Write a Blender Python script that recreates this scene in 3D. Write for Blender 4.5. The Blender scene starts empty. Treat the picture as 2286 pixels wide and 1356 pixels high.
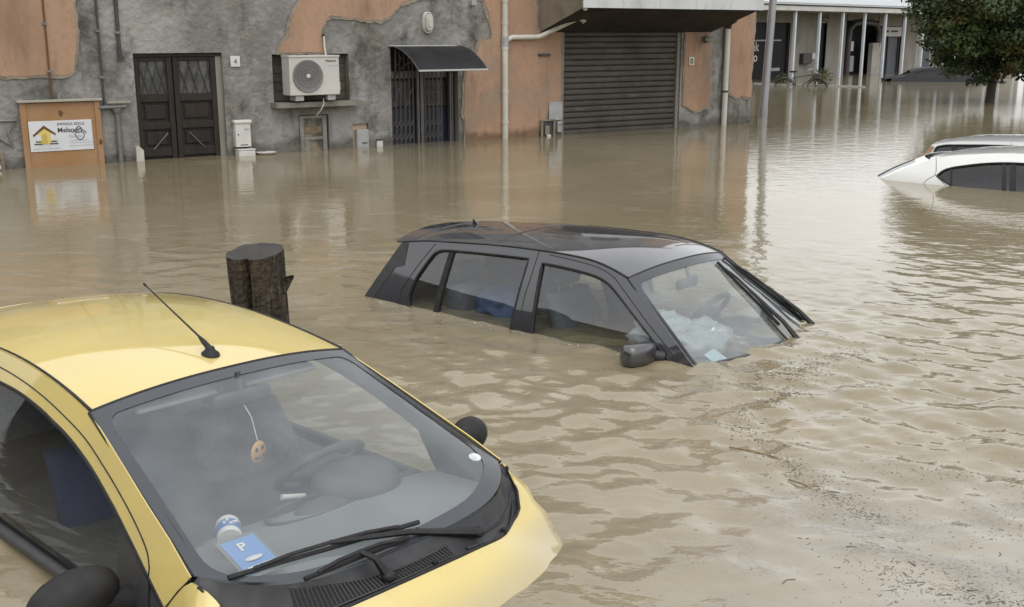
import bpy, bmesh, math, random
import numpy as np
from mathutils import Vector, Matrix, noise as mnoise
from mathutils.geometry import delaunay_2d_cdt

R = math.radians
rnd = random.Random(7)
sc = bpy.context.scene
C = sc.collection

# ------------------------------------------------------------------ camera
cam_d = bpy.data.cameras.new('camera'); cam = bpy.data.objects.new('camera', cam_d); C.objects.link(cam)
cam_d.sensor_width = 36; cam_d.lens = 36 * 2450 / 2286; cam_d.clip_end = 500; cam_d.clip_start = .05
cam.location = (0, 0, 1.73); cam.rotation_euler = (R(90) - math.atan(606 / 2450), 0, 0)
sc.camera = cam
# ------------------------------------------------------------------ sky, sun, exposure
SUN_EL, SUN_AZ = R(64), R(165)
w = bpy.data.worlds.new('World'); sc.world = w; w.use_nodes = True
wn, wl = w.node_tree.nodes, w.node_tree.links
wn.clear()
sky = wn.new('ShaderNodeTexSky'); sky.sky_type = 'NISHITA'; sky.sun_disc = False
sky.sun_elevation = SUN_EL; sky.sun_rotation = SUN_AZ; sky.dust_density = 4; sky.air_density = 1.0
hs = wn.new('ShaderNodeHueSaturation'); hs.inputs['Saturation'].default_value = .10
tc = wn.new('ShaderNodeTexCoord'); ns = wn.new('ShaderNodeTexNoise')
ns.inputs['Scale'].default_value = 2.2; ns.inputs['Detail'].default_value = 5
mr = wn.new('ShaderNodeMapRange'); mr.inputs[1].default_value = .3; mr.inputs[2].default_value = .7
mr.inputs[3].default_value = 2.7; mr.inputs[4].default_value = 3.7
mx = wn.new('ShaderNodeMix'); mx.data_type = 'RGBA'; mx.blend_type = 'MULTIPLY'; mx.inputs[0].default_value = 1
gm = wn.new('ShaderNodeGamma'); gm.inputs[1].default_value = .35      # the cloud deck evens the sky out
bg = wn.new('ShaderNodeBackground'); bg.inputs['Strength'].default_value = .15
wo = wn.new('ShaderNodeOutputWorld')
wl.new(sky.outputs[0], hs.inputs['Color']); wl.new(tc.outputs['Generated'], ns.inputs['Vector'])
wl.new(ns.outputs[0], mr.inputs[0]); wl.new(hs.outputs[0], gm.inputs[0]); wl.new(gm.outputs[0], mx.inputs[6]); wl.new(mr.outputs[0], mx.inputs[7])
wl.new(mx.outputs[2], bg.inputs['Color']); wl.new(bg.outputs[0], wo.inputs[0])
sd = bpy.data.lights.new('sun', 'SUN'); sd.energy = .5; sd.angle = R(70); sd.color = (1, .97, .93)
sun = bpy.data.objects.new('sun', sd); C.objects.link(sun)
sun.rotation_euler = Vector((-math.sin(SUN_AZ) * math.cos(SUN_EL), -math.cos(SUN_AZ) * math.cos(SUN_EL), -math.sin(SUN_EL))).to_track_quat('-Z', 'Y').to_euler()
vs = sc.view_settings; vs.view_transform = 'Standard'; vs.look = 'None'; vs.gamma = 1; vs.exposure = .86; vs.use_curve_mapping = False
sc.cycles.max_bounces = 6; sc.cycles.diffuse_bounces = 3; sc.cycles.glossy_bounces = 4; sc.cycles.transparent_max_bounces = 12; sc.cycles.caustics_reflective = False; sc.cycles.caustics_refractive = False

# ------------------------------------------------------------------ materials
MATS = {}
def M(name, col, rough=.6, col2=None, scale=3.0, stretch=(1, 1, 1), bump=0.0, bscale=40, metal=0, coat=0, spec=.5, lo=.35, hi=.65, coatr=.03, dist=.01):
    m = bpy.data.materials.new(name); m.use_nodes = True
    n, l = m.node_tree.nodes, m.node_tree.links
    p = n['Principled BSDF']
    p.inputs['Base Color'].default_value = (*col, 1); p.inputs['Roughness'].default_value = rough
    p.inputs['Metallic'].default_value = metal; p.inputs['Specular IOR Level'].default_value = spec
    p.inputs['Coat Weight'].default_value = coat; p.inputs['Coat Roughness'].default_value = coatr
    if col2 or bump:
        t = n.new('ShaderNodeTexCoord'); mp = n.new('ShaderNodeMapping'); mp.inputs['Scale'].default_value = stretch
        l.new(t.outputs['Object'], mp.inputs['Vector'])
    if col2:
        a = n.new('ShaderNodeTexNoise'); a.inputs['Scale'].default_value = scale; a.inputs['Detail'].default_value = 6; a.inputs['Roughness'].default_value = .6
        r = n.new('ShaderNodeMapRange'); r.inputs[1].default_value = lo; r.inputs[2].default_value = hi
        x = n.new('ShaderNodeMix'); x.data_type = 'RGBA'
        x.inputs[6].default_value = (*col, 1); x.inputs[7].default_value = (*col2, 1)
        l.new(mp.outputs[0], a.inputs['Vector']); l.new(a.outputs[0], r.inputs[0]); l.new(r.outputs[0], x.inputs[0]); l.new(x.outputs[2], p.inputs['Base Color'])
    if bump:
        b = n.new('ShaderNodeTexNoise'); b.inputs['Scale'].default_value = bscale; b.inputs['Detail'].default_value = 5
        bn = n.new('ShaderNodeBump'); bn.inputs['Strength'].default_value = bump; bn.inputs['Distance'].default_value = dist
        l.new(mp.outputs[0], b.inputs['Vector']); l.new(b.outputs[0], bn.inputs['Height']); l.new(bn.outputs[0], p.inputs['Normal'])
    MATS[name] = m
    return m

def layered(name, layers, base, rough=.9, bump=.5, bscale=30, bd=.02, world=False):
    """base colour overlaid by noise masks: (colour, scale, stretch, lo, hi, amount)"""
    m = bpy.data.materials.new(name); m.use_nodes = True
    n, l = m.node_tree.nodes, m.node_tree.links; p = n['Principled BSDF']; p.inputs['Roughness'].default_value = rough
    p.inputs['Specular IOR Level'].default_value = .25
    t = n.new('ShaderNodeTexCoord'); cur = None; src = n.new('ShaderNodeNewGeometry').outputs['Position'] if world else t.outputs['Object']
    for i, (col, s, st, lo, hi, amt) in enumerate(layers):
        mp = n.new('ShaderNodeMapping'); mp.inputs['Scale'].default_value = st; mp.inputs['Location'].default_value = (i * 3.7, 1.3 * i, .7 * i)
        a = n.new('ShaderNodeTexNoise'); a.inputs['Scale'].default_value = s; a.inputs['Detail'].default_value = 7; a.inputs['Roughness'].default_value = .62
        r = n.new('ShaderNodeMapRange'); r.inputs[1].default_value = lo; r.inputs[2].default_value = hi; r.inputs[4].default_value = amt
        x = n.new('ShaderNodeMix'); x.data_type = 'RGBA'; x.inputs[7].default_value = (*col, 1)
        if cur is None: x.inputs[6].default_value = (*base, 1)
        else: l.new(cur, x.inputs[6])
        l.new(src, mp.inputs['Vector']); l.new(mp.outputs[0], a.inputs['Vector']); l.new(a.outputs[0], r.inputs[0]); l.new(r.outputs[0], x.inputs[0])
        cur = x.outputs[2]
    l.new(cur, p.inputs['Base Color'])
    b = n.new('ShaderNodeTexNoise'); b.inputs['Scale'].default_value = bscale; b.inputs['Detail'].default_value = 8
    bn = n.new('ShaderNodeBump'); bn.inputs['Strength'].default_value = bump; bn.inputs['Distance'].default_value = bd
    l.new(t.outputs['Object'], b.inputs['Vector']); l.new(b.outputs[0], bn.inputs['Height']); l.new(bn.outputs[0], p.inputs['Normal'])
    MATS[name] = m
    return m

def glass_mat(name, tint, boost=1.0, rough=.0, sky_haze=0.0, fcol=(.5, .52, .52)):
    m = bpy.data.materials.new(name); m.use_nodes = True
    n, l = m.node_tree.nodes, m.node_tree.links; n.clear()
    o = n.new('ShaderNodeOutputMaterial'); tr = n.new('ShaderNodeBsdfTransparent'); tr.inputs[0].default_value = (*tint, 1)
    g = n.new('ShaderNodeBsdfGlossy'); g.inputs['Roughness'].default_value = rough; g.inputs[0].default_value = (.97, .98, 1, 1)
    # thin pane: the same reflectance from either face (Schlick)
    ge = n.new('ShaderNodeNewGeometry'); dt = n.new('ShaderNodeVectorMath'); dt.operation = 'DOT_PRODUCT'; l.new(ge.outputs['Normal'], dt.inputs[0]); l.new(ge.outputs['Incoming'], dt.inputs[1])
    ab = n.new('ShaderNodeMath'); ab.operation = 'ABSOLUTE'; l.new(dt.outputs['Value'], ab.inputs[0])
    om = n.new('ShaderNodeMath'); om.operation = 'SUBTRACT'; om.inputs[0].default_value = 1; om.use_clamp = True; l.new(ab.outputs[0], om.inputs[1])
    pw = n.new('ShaderNodeMath'); pw.operation = 'POWER'; pw.inputs[1].default_value = 5; l.new(om.outputs[0], pw.inputs[0])
    mu = n.new('ShaderNodeMath'); mu.operation = 'MULTIPLY_ADD'; mu.inputs[1].default_value = .957; mu.inputs[2].default_value = .043 * boost; mu.use_clamp = True
    mi = n.new('ShaderNodeMixShader')
    l.new(pw.outputs[0], mu.inputs[0]); l.new(mu.outputs[0], mi.inputs[0]); l.new(g.outputs[0], mi.inputs[2])
    if sky_haze:                       # haze of reflected sky, painted in as a pale diffuse layer
        d = n.new('ShaderNodeBsdfDiffuse'); d.inputs[0].default_value = (*fcol, 1)
        a = n.new('ShaderNodeTexNoise'); a.inputs['Scale'].default_value = 6; a.inputs['Detail'].default_value = 6
        tcn = n.new('ShaderNodeTexCoord'); l.new(tcn.outputs['Object'], a.inputs['Vector'])
        r = n.new('ShaderNodeMapRange'); r.inputs[1].default_value = .3; r.inputs[2].default_value = .7; r.inputs[3].default_value = sky_haze * .7; r.inputs[4].default_value = sky_haze * 1.3
        m2 = n.new('ShaderNodeMixShader'); l.new(a.outputs[0], r.inputs[0]); l.new(r.outputs[0], m2.inputs[0])
        l.new(tr.outputs[0], m2.inputs[1]); l.new(d.outputs[0], m2.inputs[2]); l.new(m2.outputs[0], mi.inputs[1])
    else:
        l.new(tr.outputs[0], mi.inputs[1])
    l.new(mi.outputs[0], o.inputs[0]); MATS[name] = m
    return m

def wet(m, top=.10, depth=.55):
    """damp tide band at the foot of a wall, with a wandering upper edge"""
    n, l = m.node_tree.nodes, m.node_tree.links; p = n['Principled BSDF']; t = n.new('ShaderNodeTexCoord'); sx = n.new('ShaderNodeSeparateXYZ'); l.new(t.outputs['Object'], sx.inputs[0])
    a = n.new('ShaderNodeTexNoise'); a.inputs['Scale'].default_value = 2.5; a.inputs['Detail'].default_value = 6; l.new(t.outputs['Object'], a.inputs['Vector'])
    q = n.new('ShaderNodeMath'); q.operation = 'MULTIPLY_ADD'; q.inputs[1].default_value = -.35; l.new(a.outputs[0], q.inputs[0]); l.new(sx.outputs[2], q.inputs[2])
    r = n.new('ShaderNodeMapRange'); r.inputs[1].default_value = top - .19; r.inputs[2].default_value = top - .10; r.inputs[3].default_value = 1; r.inputs[4].default_value = 0; l.new(q.outputs[0], r.inputs[0])
    x = n.new('ShaderNodeMix'); x.data_type = 'RGBA'; x.blend_type = 'MULTIPLY'; x.inputs[7].default_value = (depth, depth * .96, depth * .9, 1)
    l.new(r.outputs[0], x.inputs[0]); l.new(p.inputs['Base Color'].links[0].from_socket, x.inputs[6]); l.new(x.outputs[2], p.inputs['Base Color'])
cement = layered('cement', [((.285, .28, .268), .9, (1, 1, 1), .45, .60, .9), ((.055, .052, .047), 1.9, (1, 1, .8), .52, .68, .85),
                            ((.04, .037, .032), 1.5, (2.6, 2.6, .5), .56, .72, .8), ((.24, .215, .17), 3.5, (1, 1, 1), .56, .70, .55), ((.30, .295, .285), 7, (1, 1, 1), .60, .72, .5)], (.165, .16, .15), bump=.7, bscale=11, bd=.045)
pink = layered('pink_plaster', [((.325, .225, .16), 1.3, (1, 1, 1), .4, .7, .8), ((.20, .135, .092), 1.1, (1.6, 1.6, .5), .48, .70, .8),
                                ((.13, .10, .075), 2.2, (2.0, 2.0, .6), .56, .74, .7), ((.36, .30, .215), 9, (1, 1, 1), .66, .75, .6), ((.25, .165, .112), 13, (1, 1, 1), .48, .68, .5), ((.20, .175, .14), .7, (1, 1, 1), .56, .68, .6)], (.345, .216, .145), bump=.4, bscale=50, bd=.008)
jambm = layered('cement_jamb', [((0.112, 0.105, 0.084), 2, (1, 1, .5), .45, .7, .7)], (0.21, 0.199, 0.168), bump=.3, bscale=30, bd=.01)
wet(cement); wet(pink)
canopym = layered('canopy_sheet', [((0.324, 0.342, 0.351), 2.2, (1, 1, .6), .45, .7, .7), ((0.225, 0.225, 0.216), 3, (2, 2, .5), .6, .75, .5)], (0.468, 0.486, 0.495), rough=.55, bump=.1)
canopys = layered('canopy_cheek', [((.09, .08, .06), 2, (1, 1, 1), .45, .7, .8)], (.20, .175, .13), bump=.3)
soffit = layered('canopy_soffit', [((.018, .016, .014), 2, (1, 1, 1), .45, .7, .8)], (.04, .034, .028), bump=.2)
wood = layered('dark_wood', [((.012, .010, .009), 3, (6, 6, .7), .4, .7, .9), ((.045, .034, .026), 4, (8, 8, .6), .6, .8, .6)], (.026, .020, .016), rough=.6, bump=.4, bscale=50, bd=.004)
rust = layered('painted_steel', [((.26, .135, .045), 1.6, (1, 1, 1), .4, .65, .8), ((.15, .075, .035), 3, (2, 2, .6), .6, .75, .8)], (.30, .185, .105), rough=.55, bump=.15)
slatm = layered('shutter_steel', [((.040, .036, .031), 1.2, (1, 1, 1), .4, .66, .8), ((.135, .122, .105), 4, (.6, .6, 2.2), .58, .74, .6), ((.07, .038, .02), 2.5, (1.5, 1.5, 1), .62, .74, .7), ((.02, .018, .016), 7, (.5, .5, 2), .62, .72, .6)], (.078, .071, .062), rough=.55, bump=.35, bscale=9, bd=.012, world=True)
whitep = M('white_plastic', (0.56, 0.544, 0.512), .4, (0.48, 0.464, 0.432), 3)
acm = M('appliance_white', (0.475, 0.461, 0.432), .4, (0.403, 0.392, 0.371), 2.5, (1, 1, 1))
acd = M('fan_dark', (.03, .03, .029), .5)
acg = M('fan_grille_grey', (.15, .148, .142), .5)
ironm = M('wrought_iron', (.07, .068, .066), .5, (.11, .105, .1), 8, metal=.3)
irond = M('dark_iron', (.028, .028, .03), .5, (.05, .045, .04), 9)
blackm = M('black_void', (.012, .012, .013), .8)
bluem = M('dark_blue_panel', (.012, .016, .035), .35, (.02, .024, .045), 3)
pipem = M('pvc_pipe', (0.493, 0.476, 0.425), .45, (0.374, 0.357, 0.306), 2.5, (1, 1, .4))
pipeg = M('grey_pipe', (.16, .155, .145), .5, (.10, .095, .09), 4)
galv = M('galvanised', (.33, .34, .37), .42, (.22, .225, .245), 1.5, (1, 1, .4), metal=.3)
sillm = layered('sill_stone', [((.10, .095, .08), 3, (1, 1, 1), .45, .7, .8)], (.20, .19, .16), bump=.3)
boardm = layered('weathered_boards', [((.04, .036, .028), 3, (.6, .6, 4), .45, .7, .8)], (.10, .088, .068), bump=.3, bscale=20)
greyb = M('grey_box', (.33, .34, .35), .5, (.26, .265, .27), 5)
signw = M('sign_white', (0.561, 0.578, 0.595), .5, (0.493, 0.51, 0.527), 3)
inkb = M('ink_dark', (.03, .035, .05), .6); inkg = M('ink_grey', (.30, .33, .37), .6); inkr = M('ink_red', (.50, .36, .34), .6)
signy = M('sign_yellow', (.55, .44, .13), .5); signbr = M('sign_brown', (.10, .045, .012), .5)
awnm = M('awning_smoke', (.010, .011, .014), .42, (.017, .018, .021), 4, spec=.3)
alum = M('aluminium', (.40, .40, .385), .4, metal=.4)
tilem = layered('roof_tile', [((.16, .09, .06), 3, (1, 1, 1), .45, .7, .7)], (.28, .15, .09))
yel = M('yellow_paint', (.535, .43, .145), .42, (.51, .405, .135), 1.2, coat=1, coatr=.025)
blk = M('black_paint', (.011, .013, .019), .35, (.015, .017, .024), 2, coat=1, coatr=.02)
blk.node_tree.nodes['Principled BSDF'].inputs['Coat IOR'].default_value = 1.62
def dirty(m, col, amt, tide=0.0, lo=.48, hi=.75, s1=2.2, s2=38):
    n, l = m.node_tree.nodes, m.node_tree.links; p = n['Principled BSDF']; t = n.new('ShaderNodeTexCoord')
    a = n.new('ShaderNodeTexNoise'); a.inputs['Scale'].default_value = s1; a.inputs['Detail'].default_value = 8; a.inputs['Roughness'].default_value = .7
    c = n.new('ShaderNodeTexNoise'); c.inputs['Scale'].default_value = s2; c.inputs['Detail'].default_value = 4; c.inputs['Roughness'].default_value = .7
    l.new(t.outputs['Object'], a.inputs['Vector']); l.new(t.outputs['Object'], c.inputs['Vector'])
    r1 = n.new('ShaderNodeMapRange'); r1.inputs[1].default_value = lo; r1.inputs[2].default_value = hi; l.new(a.outputs[0], r1.inputs[0])
    r2 = n.new('ShaderNodeMapRange'); r2.inputs[1].default_value = .56; r2.inputs[2].default_value = .70; l.new(c.outputs[0], r2.inputs[0])
    q = n.new('ShaderNodeMath'); q.operation = 'MULTIPLY_ADD'; q.inputs[1].default_value = .6; l.new(r2.outputs[0], q.inputs[0]); l.new(r1.outputs[0], q.inputs[2])
    # tide mark of mud just above the water
    sx = n.new('ShaderNodeSeparateXYZ'); l.new(t.outputs['Object'], sx.inputs[0])
    r3 = n.new('ShaderNodeMapRange'); r3.inputs[1].default_value = .10; r3.inputs[2].default_value = .0; l.new(sx.outputs[2], r3.inputs[0])
    q2 = n.new('ShaderNodeMath'); q2.operation = 'MULTIPLY_ADD'; q2.inputs[1].default_value = 1.2; l.new(r3.outputs[0], q2.inputs[0]); l.new(q.outputs[0], q2.inputs[2])
    q3 = n.new('ShaderNodeMath'); q3.operation = 'MULTIPLY'; q3.use_clamp = True; q3.inputs[1].default_value = amt; l.new(q2.outputs[0], q3.inputs[0])
    r5 = n.new('ShaderNodeMapRange'); r5.interpolation_type = 'SMOOTHSTEP'; r5.inputs[1].default_value = .15; r5.inputs[2].default_value = .045; r5.inputs[4].default_value = tide; l.new(sx.outputs[2], r5.inputs[0])
    q4 = n.new('ShaderNodeMath'); q4.operation = 'MAXIMUM'; l.new(q3.outputs[0], q4.inputs[0]); l.new(r5.outputs[0], q4.inputs[1]); q3 = q4
    x = n.new('ShaderNodeMix'); x.data_type = 'RGBA'; x.inputs[7].default_value = (*col, 1); l.new(q3.outputs[0], x.inputs[0])
    if p.inputs['Base Color'].is_linked: l.new(p.inputs['Base Color'].links[0].from_socket, x.inputs[6])
    else: x.inputs[6].default_value = p.inputs['Base Color'].default_value
    l.new(x.outputs[2], p.inputs['Base Color'])
    r4 = n.new('ShaderNodeMapRange'); r4.inputs[3].default_value = .025; r4.inputs[4].default_value = .12; l.new(r1.outputs[0], r4.inputs[0]); l.new(r4.outputs[0], p.inputs['Coat Roughness'])
dirty(yel, (.33, .275, .16), .26, .8); dirty(blk, (.05, .046, .04), .14)
whi = M('white_paint', (0.619, 0.628, 0.619), .4, coat=1); sil = M('silver_paint', (0.568, 0.576, 0.576), .4, coat=1)
nav = M('navy_paint', (.008, .009, .013), .55, spec=.25)
dirty(whi, (.42, .39, .33), .25, .2)
rub = M('black_rubber', (.011, .011, .012), .5, (.02, .02, .02), 20, spec=.25); trim = M('black_trim', (.020, .021, .024), .45, (.034, .035, .039), 14, spec=.35, bump=.15, bscale=250, dist=.002)
dirty(trim, (.08, .075, .066), .22); dirty(rub, (.05, .046, .042), .15)
frit = M('frit_black', (.042, .046, .054), .10)
mirm = M('mirror_cap', (.013, .013, .014), .55, (.02, .02, .021), 20, spec=.25, bump=.1, bscale=300, dist=.001)
seatm = M('seat_cloth', (.075, .08, .092), .9, (.11, .115, .13), 30); seatb = M('seat_blue', (.018, .03, .075), .9, (.028, .042, .095), 25)
dashm = M('dash_plastic', (.13, .138, .145), .7, (.13, .135, .14), 8); dashd = M('dash_dark', (.04, .042, .046), .7)
liner = M('cabin_lining', (.22, .225, .23), .9, (.27, .275, .28), 4); carddk = M('door_card', (.05, .052, .056), .85, (.07, .07, .075), 6)
lampo = M('lamp_orange', (.22, .10, .028), .3, coat=1)
bagm = M('plastic_bag', (.50, .53, .53), .3, (.36, .39, .40), 12, bump=.6, bscale=18, dist=.02)
_n, _l = bagm.node_tree.nodes, bagm.node_tree.links; _t = _n.new('ShaderNodeBsdfTransparent'); _m = _n.new('ShaderNodeMixShader'); _m.inputs[0].default_value = .85
_l.new(_t.outputs[0], _m.inputs[1]); _l.new(_n['Principled BSDF'].outputs[0], _m.inputs[2]); _l.new(_m.outputs[0], _n['Material Output'].inputs[0])
wglass = glass_mat('windscreen_glass', (.92, .95, .95), 1.25, sky_haze=.13, fcol=(.44, .48, .495))
wglass2 = glass_mat('sky_hazed_glass', (.74, .79, .79), 2.4, sky_haze=.20, fcol=(.36, .39, .395))  # milky sky reflection on the black car's screen, painted into the pane
sglass = glass_mat('side_glass', (.70, .73, .73), 1.9, sky_haze=.03, fcol=(.3, .32, .33))
tglass = glass_mat('tinted_glass', (.16, .17, .19), 1.3)
yglass = glass_mat('side_glass_clear', (.66, .69, .69), 1.1)

# ------------------------------------------------------------------ mesh helpers
def mesh_obj(name, v, f, mat, parent=None, smooth=None):
    me = bpy.data.meshes.new(name); me.from_pydata([tuple(map(float, p)) for p in v], [], f); me.validate(); me.update()
    if mat: me.materials.append(mat)
    if smooth is not None:
        me.shade_smooth(); me.set_sharp_from_angle(angle=R(smooth))
    o = bpy.data.objects.new(name, me); C.objects.link(o); o.parent = parent
    return o
class MB:
    def __init__(s): s.v = []; s.f = []
    def add(s, v, f):
        k = len(s.v); s.v += [tuple(p) for p in v]; s.f += [tuple(i + k for i in q) for q in f]; return s
    def box(s, x0, x1, y0, y1, z0, z1, b=0):
        if b:
            bm = bmesh.new(); bmesh.ops.create_cube(bm, size=1)
            for q in bm.verts: q.co = Vector(((x0 + x1) / 2 + q.co.x * (x1 - x0), (y0 + y1) / 2 + q.co.y * (y1 - y0), (z0 + z1) / 2 + q.co.z * (z1 - z0)))
            bmesh.ops.bevel(bm, geom=bm.edges[:], offset=b, segments=2, affect='EDGES', profile=.5)
            bm.verts.index_update(); s.add([q.co[:] for q in bm.verts], [[q.index for q in g.verts] for g in bm.faces]); bm.free(); return s
        return s.add([(x0, y0, z0), (x1, y0, z0), (x1, y1, z0), (x0, y1, z0), (x0, y0, z1), (x1, y0, z1), (x1, y1, z1), (x0, y1, z1)],
                     [(0, 3, 2, 1), (4, 5, 6, 7), (0, 1, 5, 4), (1, 2, 6, 5), (2, 3, 7, 6), (3, 0, 4, 7)])
    def tube(s, pts, r, n=8, closed=False):
        P = [Vector(p) for p in pts]; m = len(P); rr = r if isinstance(r, (list, tuple)) else [r] * m
        v = []; up = None
        for i in range(m):
            if closed: d = P[(i + 1) % m] - P[i - 1]
            else: d = P[min(i + 1, m - 1)] - P[max(i - 1, 0)]
            if d.length < 1e-9: d = Vector((0, 0, 1))
            d.normalize()
            if up is None: up = Vector((0, 0, 1)) if abs(d.z) < .9 else Vector((1, 0, 0))
            a = d.cross(up)
            if a.length < 1e-6: a = d.orthogonal()
            a.normalize(); b = a.cross(d).normalized(); up = b
            for k in range(n):
                t = 2 * math.pi * k / n; v.append((P[i] + a * math.cos(t) * rr[i] + b * math.sin(t) * rr[i])[:])
        f = []
        for i in range(m if closed else m - 1):
            j = (i + 1) % m
            for k in range(n): f.append((i * n + k, i * n + (k + 1) % n, j * n + (k + 1) % n, j * n + k))
        if not closed: f.append(tuple(range(n - 1, -1, -1))); f.append(tuple((m - 1) * n + k for k in range(n)))
        return s.add(v, f)
    def lathe(s, prof, n=24, mat=None):
        v = []; f = []; m = len(prof)
        for r, z in prof:
            for k in range(n): t = 2 * math.pi * k / n; v.append((r * math.cos(t), r * math.sin(t), z))
        for i in range(m - 1):
            for k in range(n): f.append((i * n + k, i * n + (k + 1) % n, (i + 1) * n + (k + 1) % n, (i + 1) * n + k))
        f.append(tuple(range(n - 1, -1, -1))); f.append(tuple((m - 1) * n + k for k in range(n)))
        if mat is not None: v = [(mat @ Vector(p))[:] for p in v]
        return s.add(v, f)
    def prism(s, poly, y0, y1):          # polygon in (x, z) extruded along y
        n = len(poly)
        return s.add([(x, y0, z) for x, z in poly] + [(x, y1, z) for x, z in poly],
                     [tuple(range(n)), tuple(range(2 * n - 1, n - 1, -1))] + [(i, i + n, (i + 1) % n + n, (i + 1) % n) for i in range(n)])
    def ball(s, c, rx, ry, rz, n=14, m=9):
        v = []; f = []
        for i in range(m + 1):
            a = -math.pi / 2 + math.pi * i / m
            for k in range(n): t = 2 * math.pi * k / n; v.append((c[0] + rx * math.cos(a) * math.cos(t), c[1] + ry * math.cos(a) * math.sin(t), c[2] + rz * math.sin(a)))
        for i in range(m):
            for k in range(n): f.append((i * n + k, i * n + (k + 1) % n, (i + 1) * n + (k + 1) % n, (i + 1) * n + k))
        return s.add(v, f)
    def build(s, name, mat, parent=None, smooth=None): return mesh_obj(name, s.v, s.f, mat, parent, smooth)

def spline(xs, ys):
    """natural cubic spline with linear ends"""
    x = np.array(xs, float); y = np.array(ys, float); o = np.argsort(x); x = x[o]; y = y[o]; n = len(x); h = np.diff(x)
    A = np.eye(n); b = np.zeros(n)
    for i in range(1, n - 1):
        A[i, i - 1] = h[i - 1]; A[i, i] = 2 * (h[i - 1] + h[i]); A[i, i + 1] = h[i]; b[i] = 6 * ((y[i + 1] - y[i]) / h[i] - (y[i] - y[i - 1]) / h[i - 1])
    m = np.linalg.solve(A, b)
    def ev(t):
        if t <= x[0]: return y[0] + (t - x[0]) * ((y[1] - y[0]) / h[0] - h[0] * m[1] / 6)
        if t >= x[-1]: return y[-1] + (t - x[-1]) * ((y[-1] - y[-2]) / h[-1] + h[-1] * m[-2] / 6)
        i = min(np.searchsorted(x, t) - 1, n - 2); i = max(i, 0); a = x[i + 1] - t; c = t - x[i]
        return float(m[i] * a ** 3 / (6 * h[i]) + m[i + 1] * c ** 3 / (6 * h[i]) + (y[i] / h[i] - m[i] * h[i] / 6) * a + (y[i + 1] / h[i] - m[i + 1] * h[i] / 6) * c)
    return ev
def resample(poly, step, closed=True):
    out = []; n = len(poly)
    for i in range(n if closed else n - 1):
        a = Vector(poly[i]); b = Vector(poly[(i + 1) % n]); k = max(1, int((b - a).length / step))
        for j in range(k): out.append(tuple(a.lerp(b, j / k)))
    if not closed: out.append(tuple(poly[-1]))
    return out
def smooth_poly(pts, n=6, closed=True):
    """Catmull-Rom through points"""
    P = [Vector(p) for p in pts]; m = len(P); out = []
    for i in range(m if closed else m - 1):
        g = lambda k: P[k % m] if closed else P[max(0, min(m - 1, k))]
        a, b, c, d = g(i - 1), g(i), g(i + 1), g(i + 2)
        for j in range(n):
            t = j / n; out.append(tuple(.5 * ((2 * b) + (c - a) * t + (2 * a - 5 * b + 4 * c - d) * t * t + (3 * b - a - 3 * c + d) * t ** 3)))
    if not closed: out.append(tuple(P[-1]))
    return out
def fillet(poly, r, n=4):
    out = []; m = len(poly)
    for i in range(m):
        a, b, c = Vector(poly[i - 1]), Vector(poly[i]), Vector(poly[(i + 1) % m])
        u = (a - b); w_ = (c - b); q = min(r, u.length * .45, w_.length * .45); p0 = b + u.normalized() * q; p1 = b + w_.normalized() * q
        for j in range(n + 1): t = j / n; out.append(tuple((1 - t) ** 2 * p0 + 2 * t * (1 - t) * b + t * t * p1))
    return out
def inside(p, poly):
    x, y = p; r = False; n = len(poly); j = n - 1
    for i in range(n):
        xi, yi = poly[i]; xj, yj = poly[j]
        if (yi > y) != (yj > y) and x < (xj - xi) * (y - yi) / (yj - yi) + xi: r = not r
        j = i
    return r
def tri2d(outline, holes, step):
    V = []; E = []
    for lp in [outline] + holes:
        k = len(V); V += [tuple(p) for p in lp]; E += [(k + i, k + (i + 1) % len(lp)) for i in range(len(lp))]
    xs = [p[0] for p in outline]; ys_ = [p[1] for p in outline]
    nx = int((max(xs) - min(xs)) / step) + 1; ny = int((max(ys_) - min(ys_)) / step) + 1
    bp = np.array(V)
    for i in range(nx + 1):
        for j in range(ny + 1):
            p = (min(xs) + (i + (.5 if j % 2 else 0)) * step, min(ys_) + j * step)
            if inside(p, outline) and not any(inside(p, h) for h in holes) and np.min(np.sum((bp - p) ** 2, 1)) > (step * .4) ** 2: V.append(p)
    r = delaunay_2d_cdt([Vector(p) for p in V], E, [], 0, 1e-6)
    pts = [tuple(p) for p in r[0]]; tris = []
    for f in r[2]:
        c = (sum(pts[i][0] for i in f) / len(f), sum(pts[i][1] for i in f) / len(f))
        if inside(c, outline) and not any(inside(c, h) for h in holes): tris.append(tuple(f))
    return pts, tris
def sheet(name, outline, holes, fmap, step, mat, parent=None, thick=0, out=None, smooth=40):
    """flat outline with holes, triangulated, carried onto a curved surface, given thickness inwards"""
    pts, tris = tri2d(outline, holes, step)
    v = [Vector(fmap(*p)) for p in pts]
    if out is not None:
        n = Vector()
        for t in tris: n += (v[t[1]] - v[t[0]]).cross(v[t[2]] - v[t[0]])
        if n.dot(Vector(out)) < 0: tris = [t[::-1] for t in tris]
    if thick:
        nr = [Vector() for _ in v]
        for t in tris:
            q = (v[t[1]] - v[t[0]]).cross(v[t[2]] - v[t[0]])
            for i in t: nr[i] += q
        k = len(v); v2 = [p - q.normalized() * thick if q.length else p for p, q in zip(v, nr)]
        cnt = {}
        for t in tris:
            for a, b in ((t[0], t[1]), (t[1], t[2]), (t[2], t[0])): cnt[(a, b)] = 1
        fs = list(tris) + [tuple(i + k for i in t[::-1]) for t in tris]
        fs += [(b, a, a + k, b + k) for (a, b) in cnt if (b, a) not in cnt]
        v = v + v2; tris = fs
    return mesh_obj(name, v, tris, mat, parent, smooth)
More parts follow.
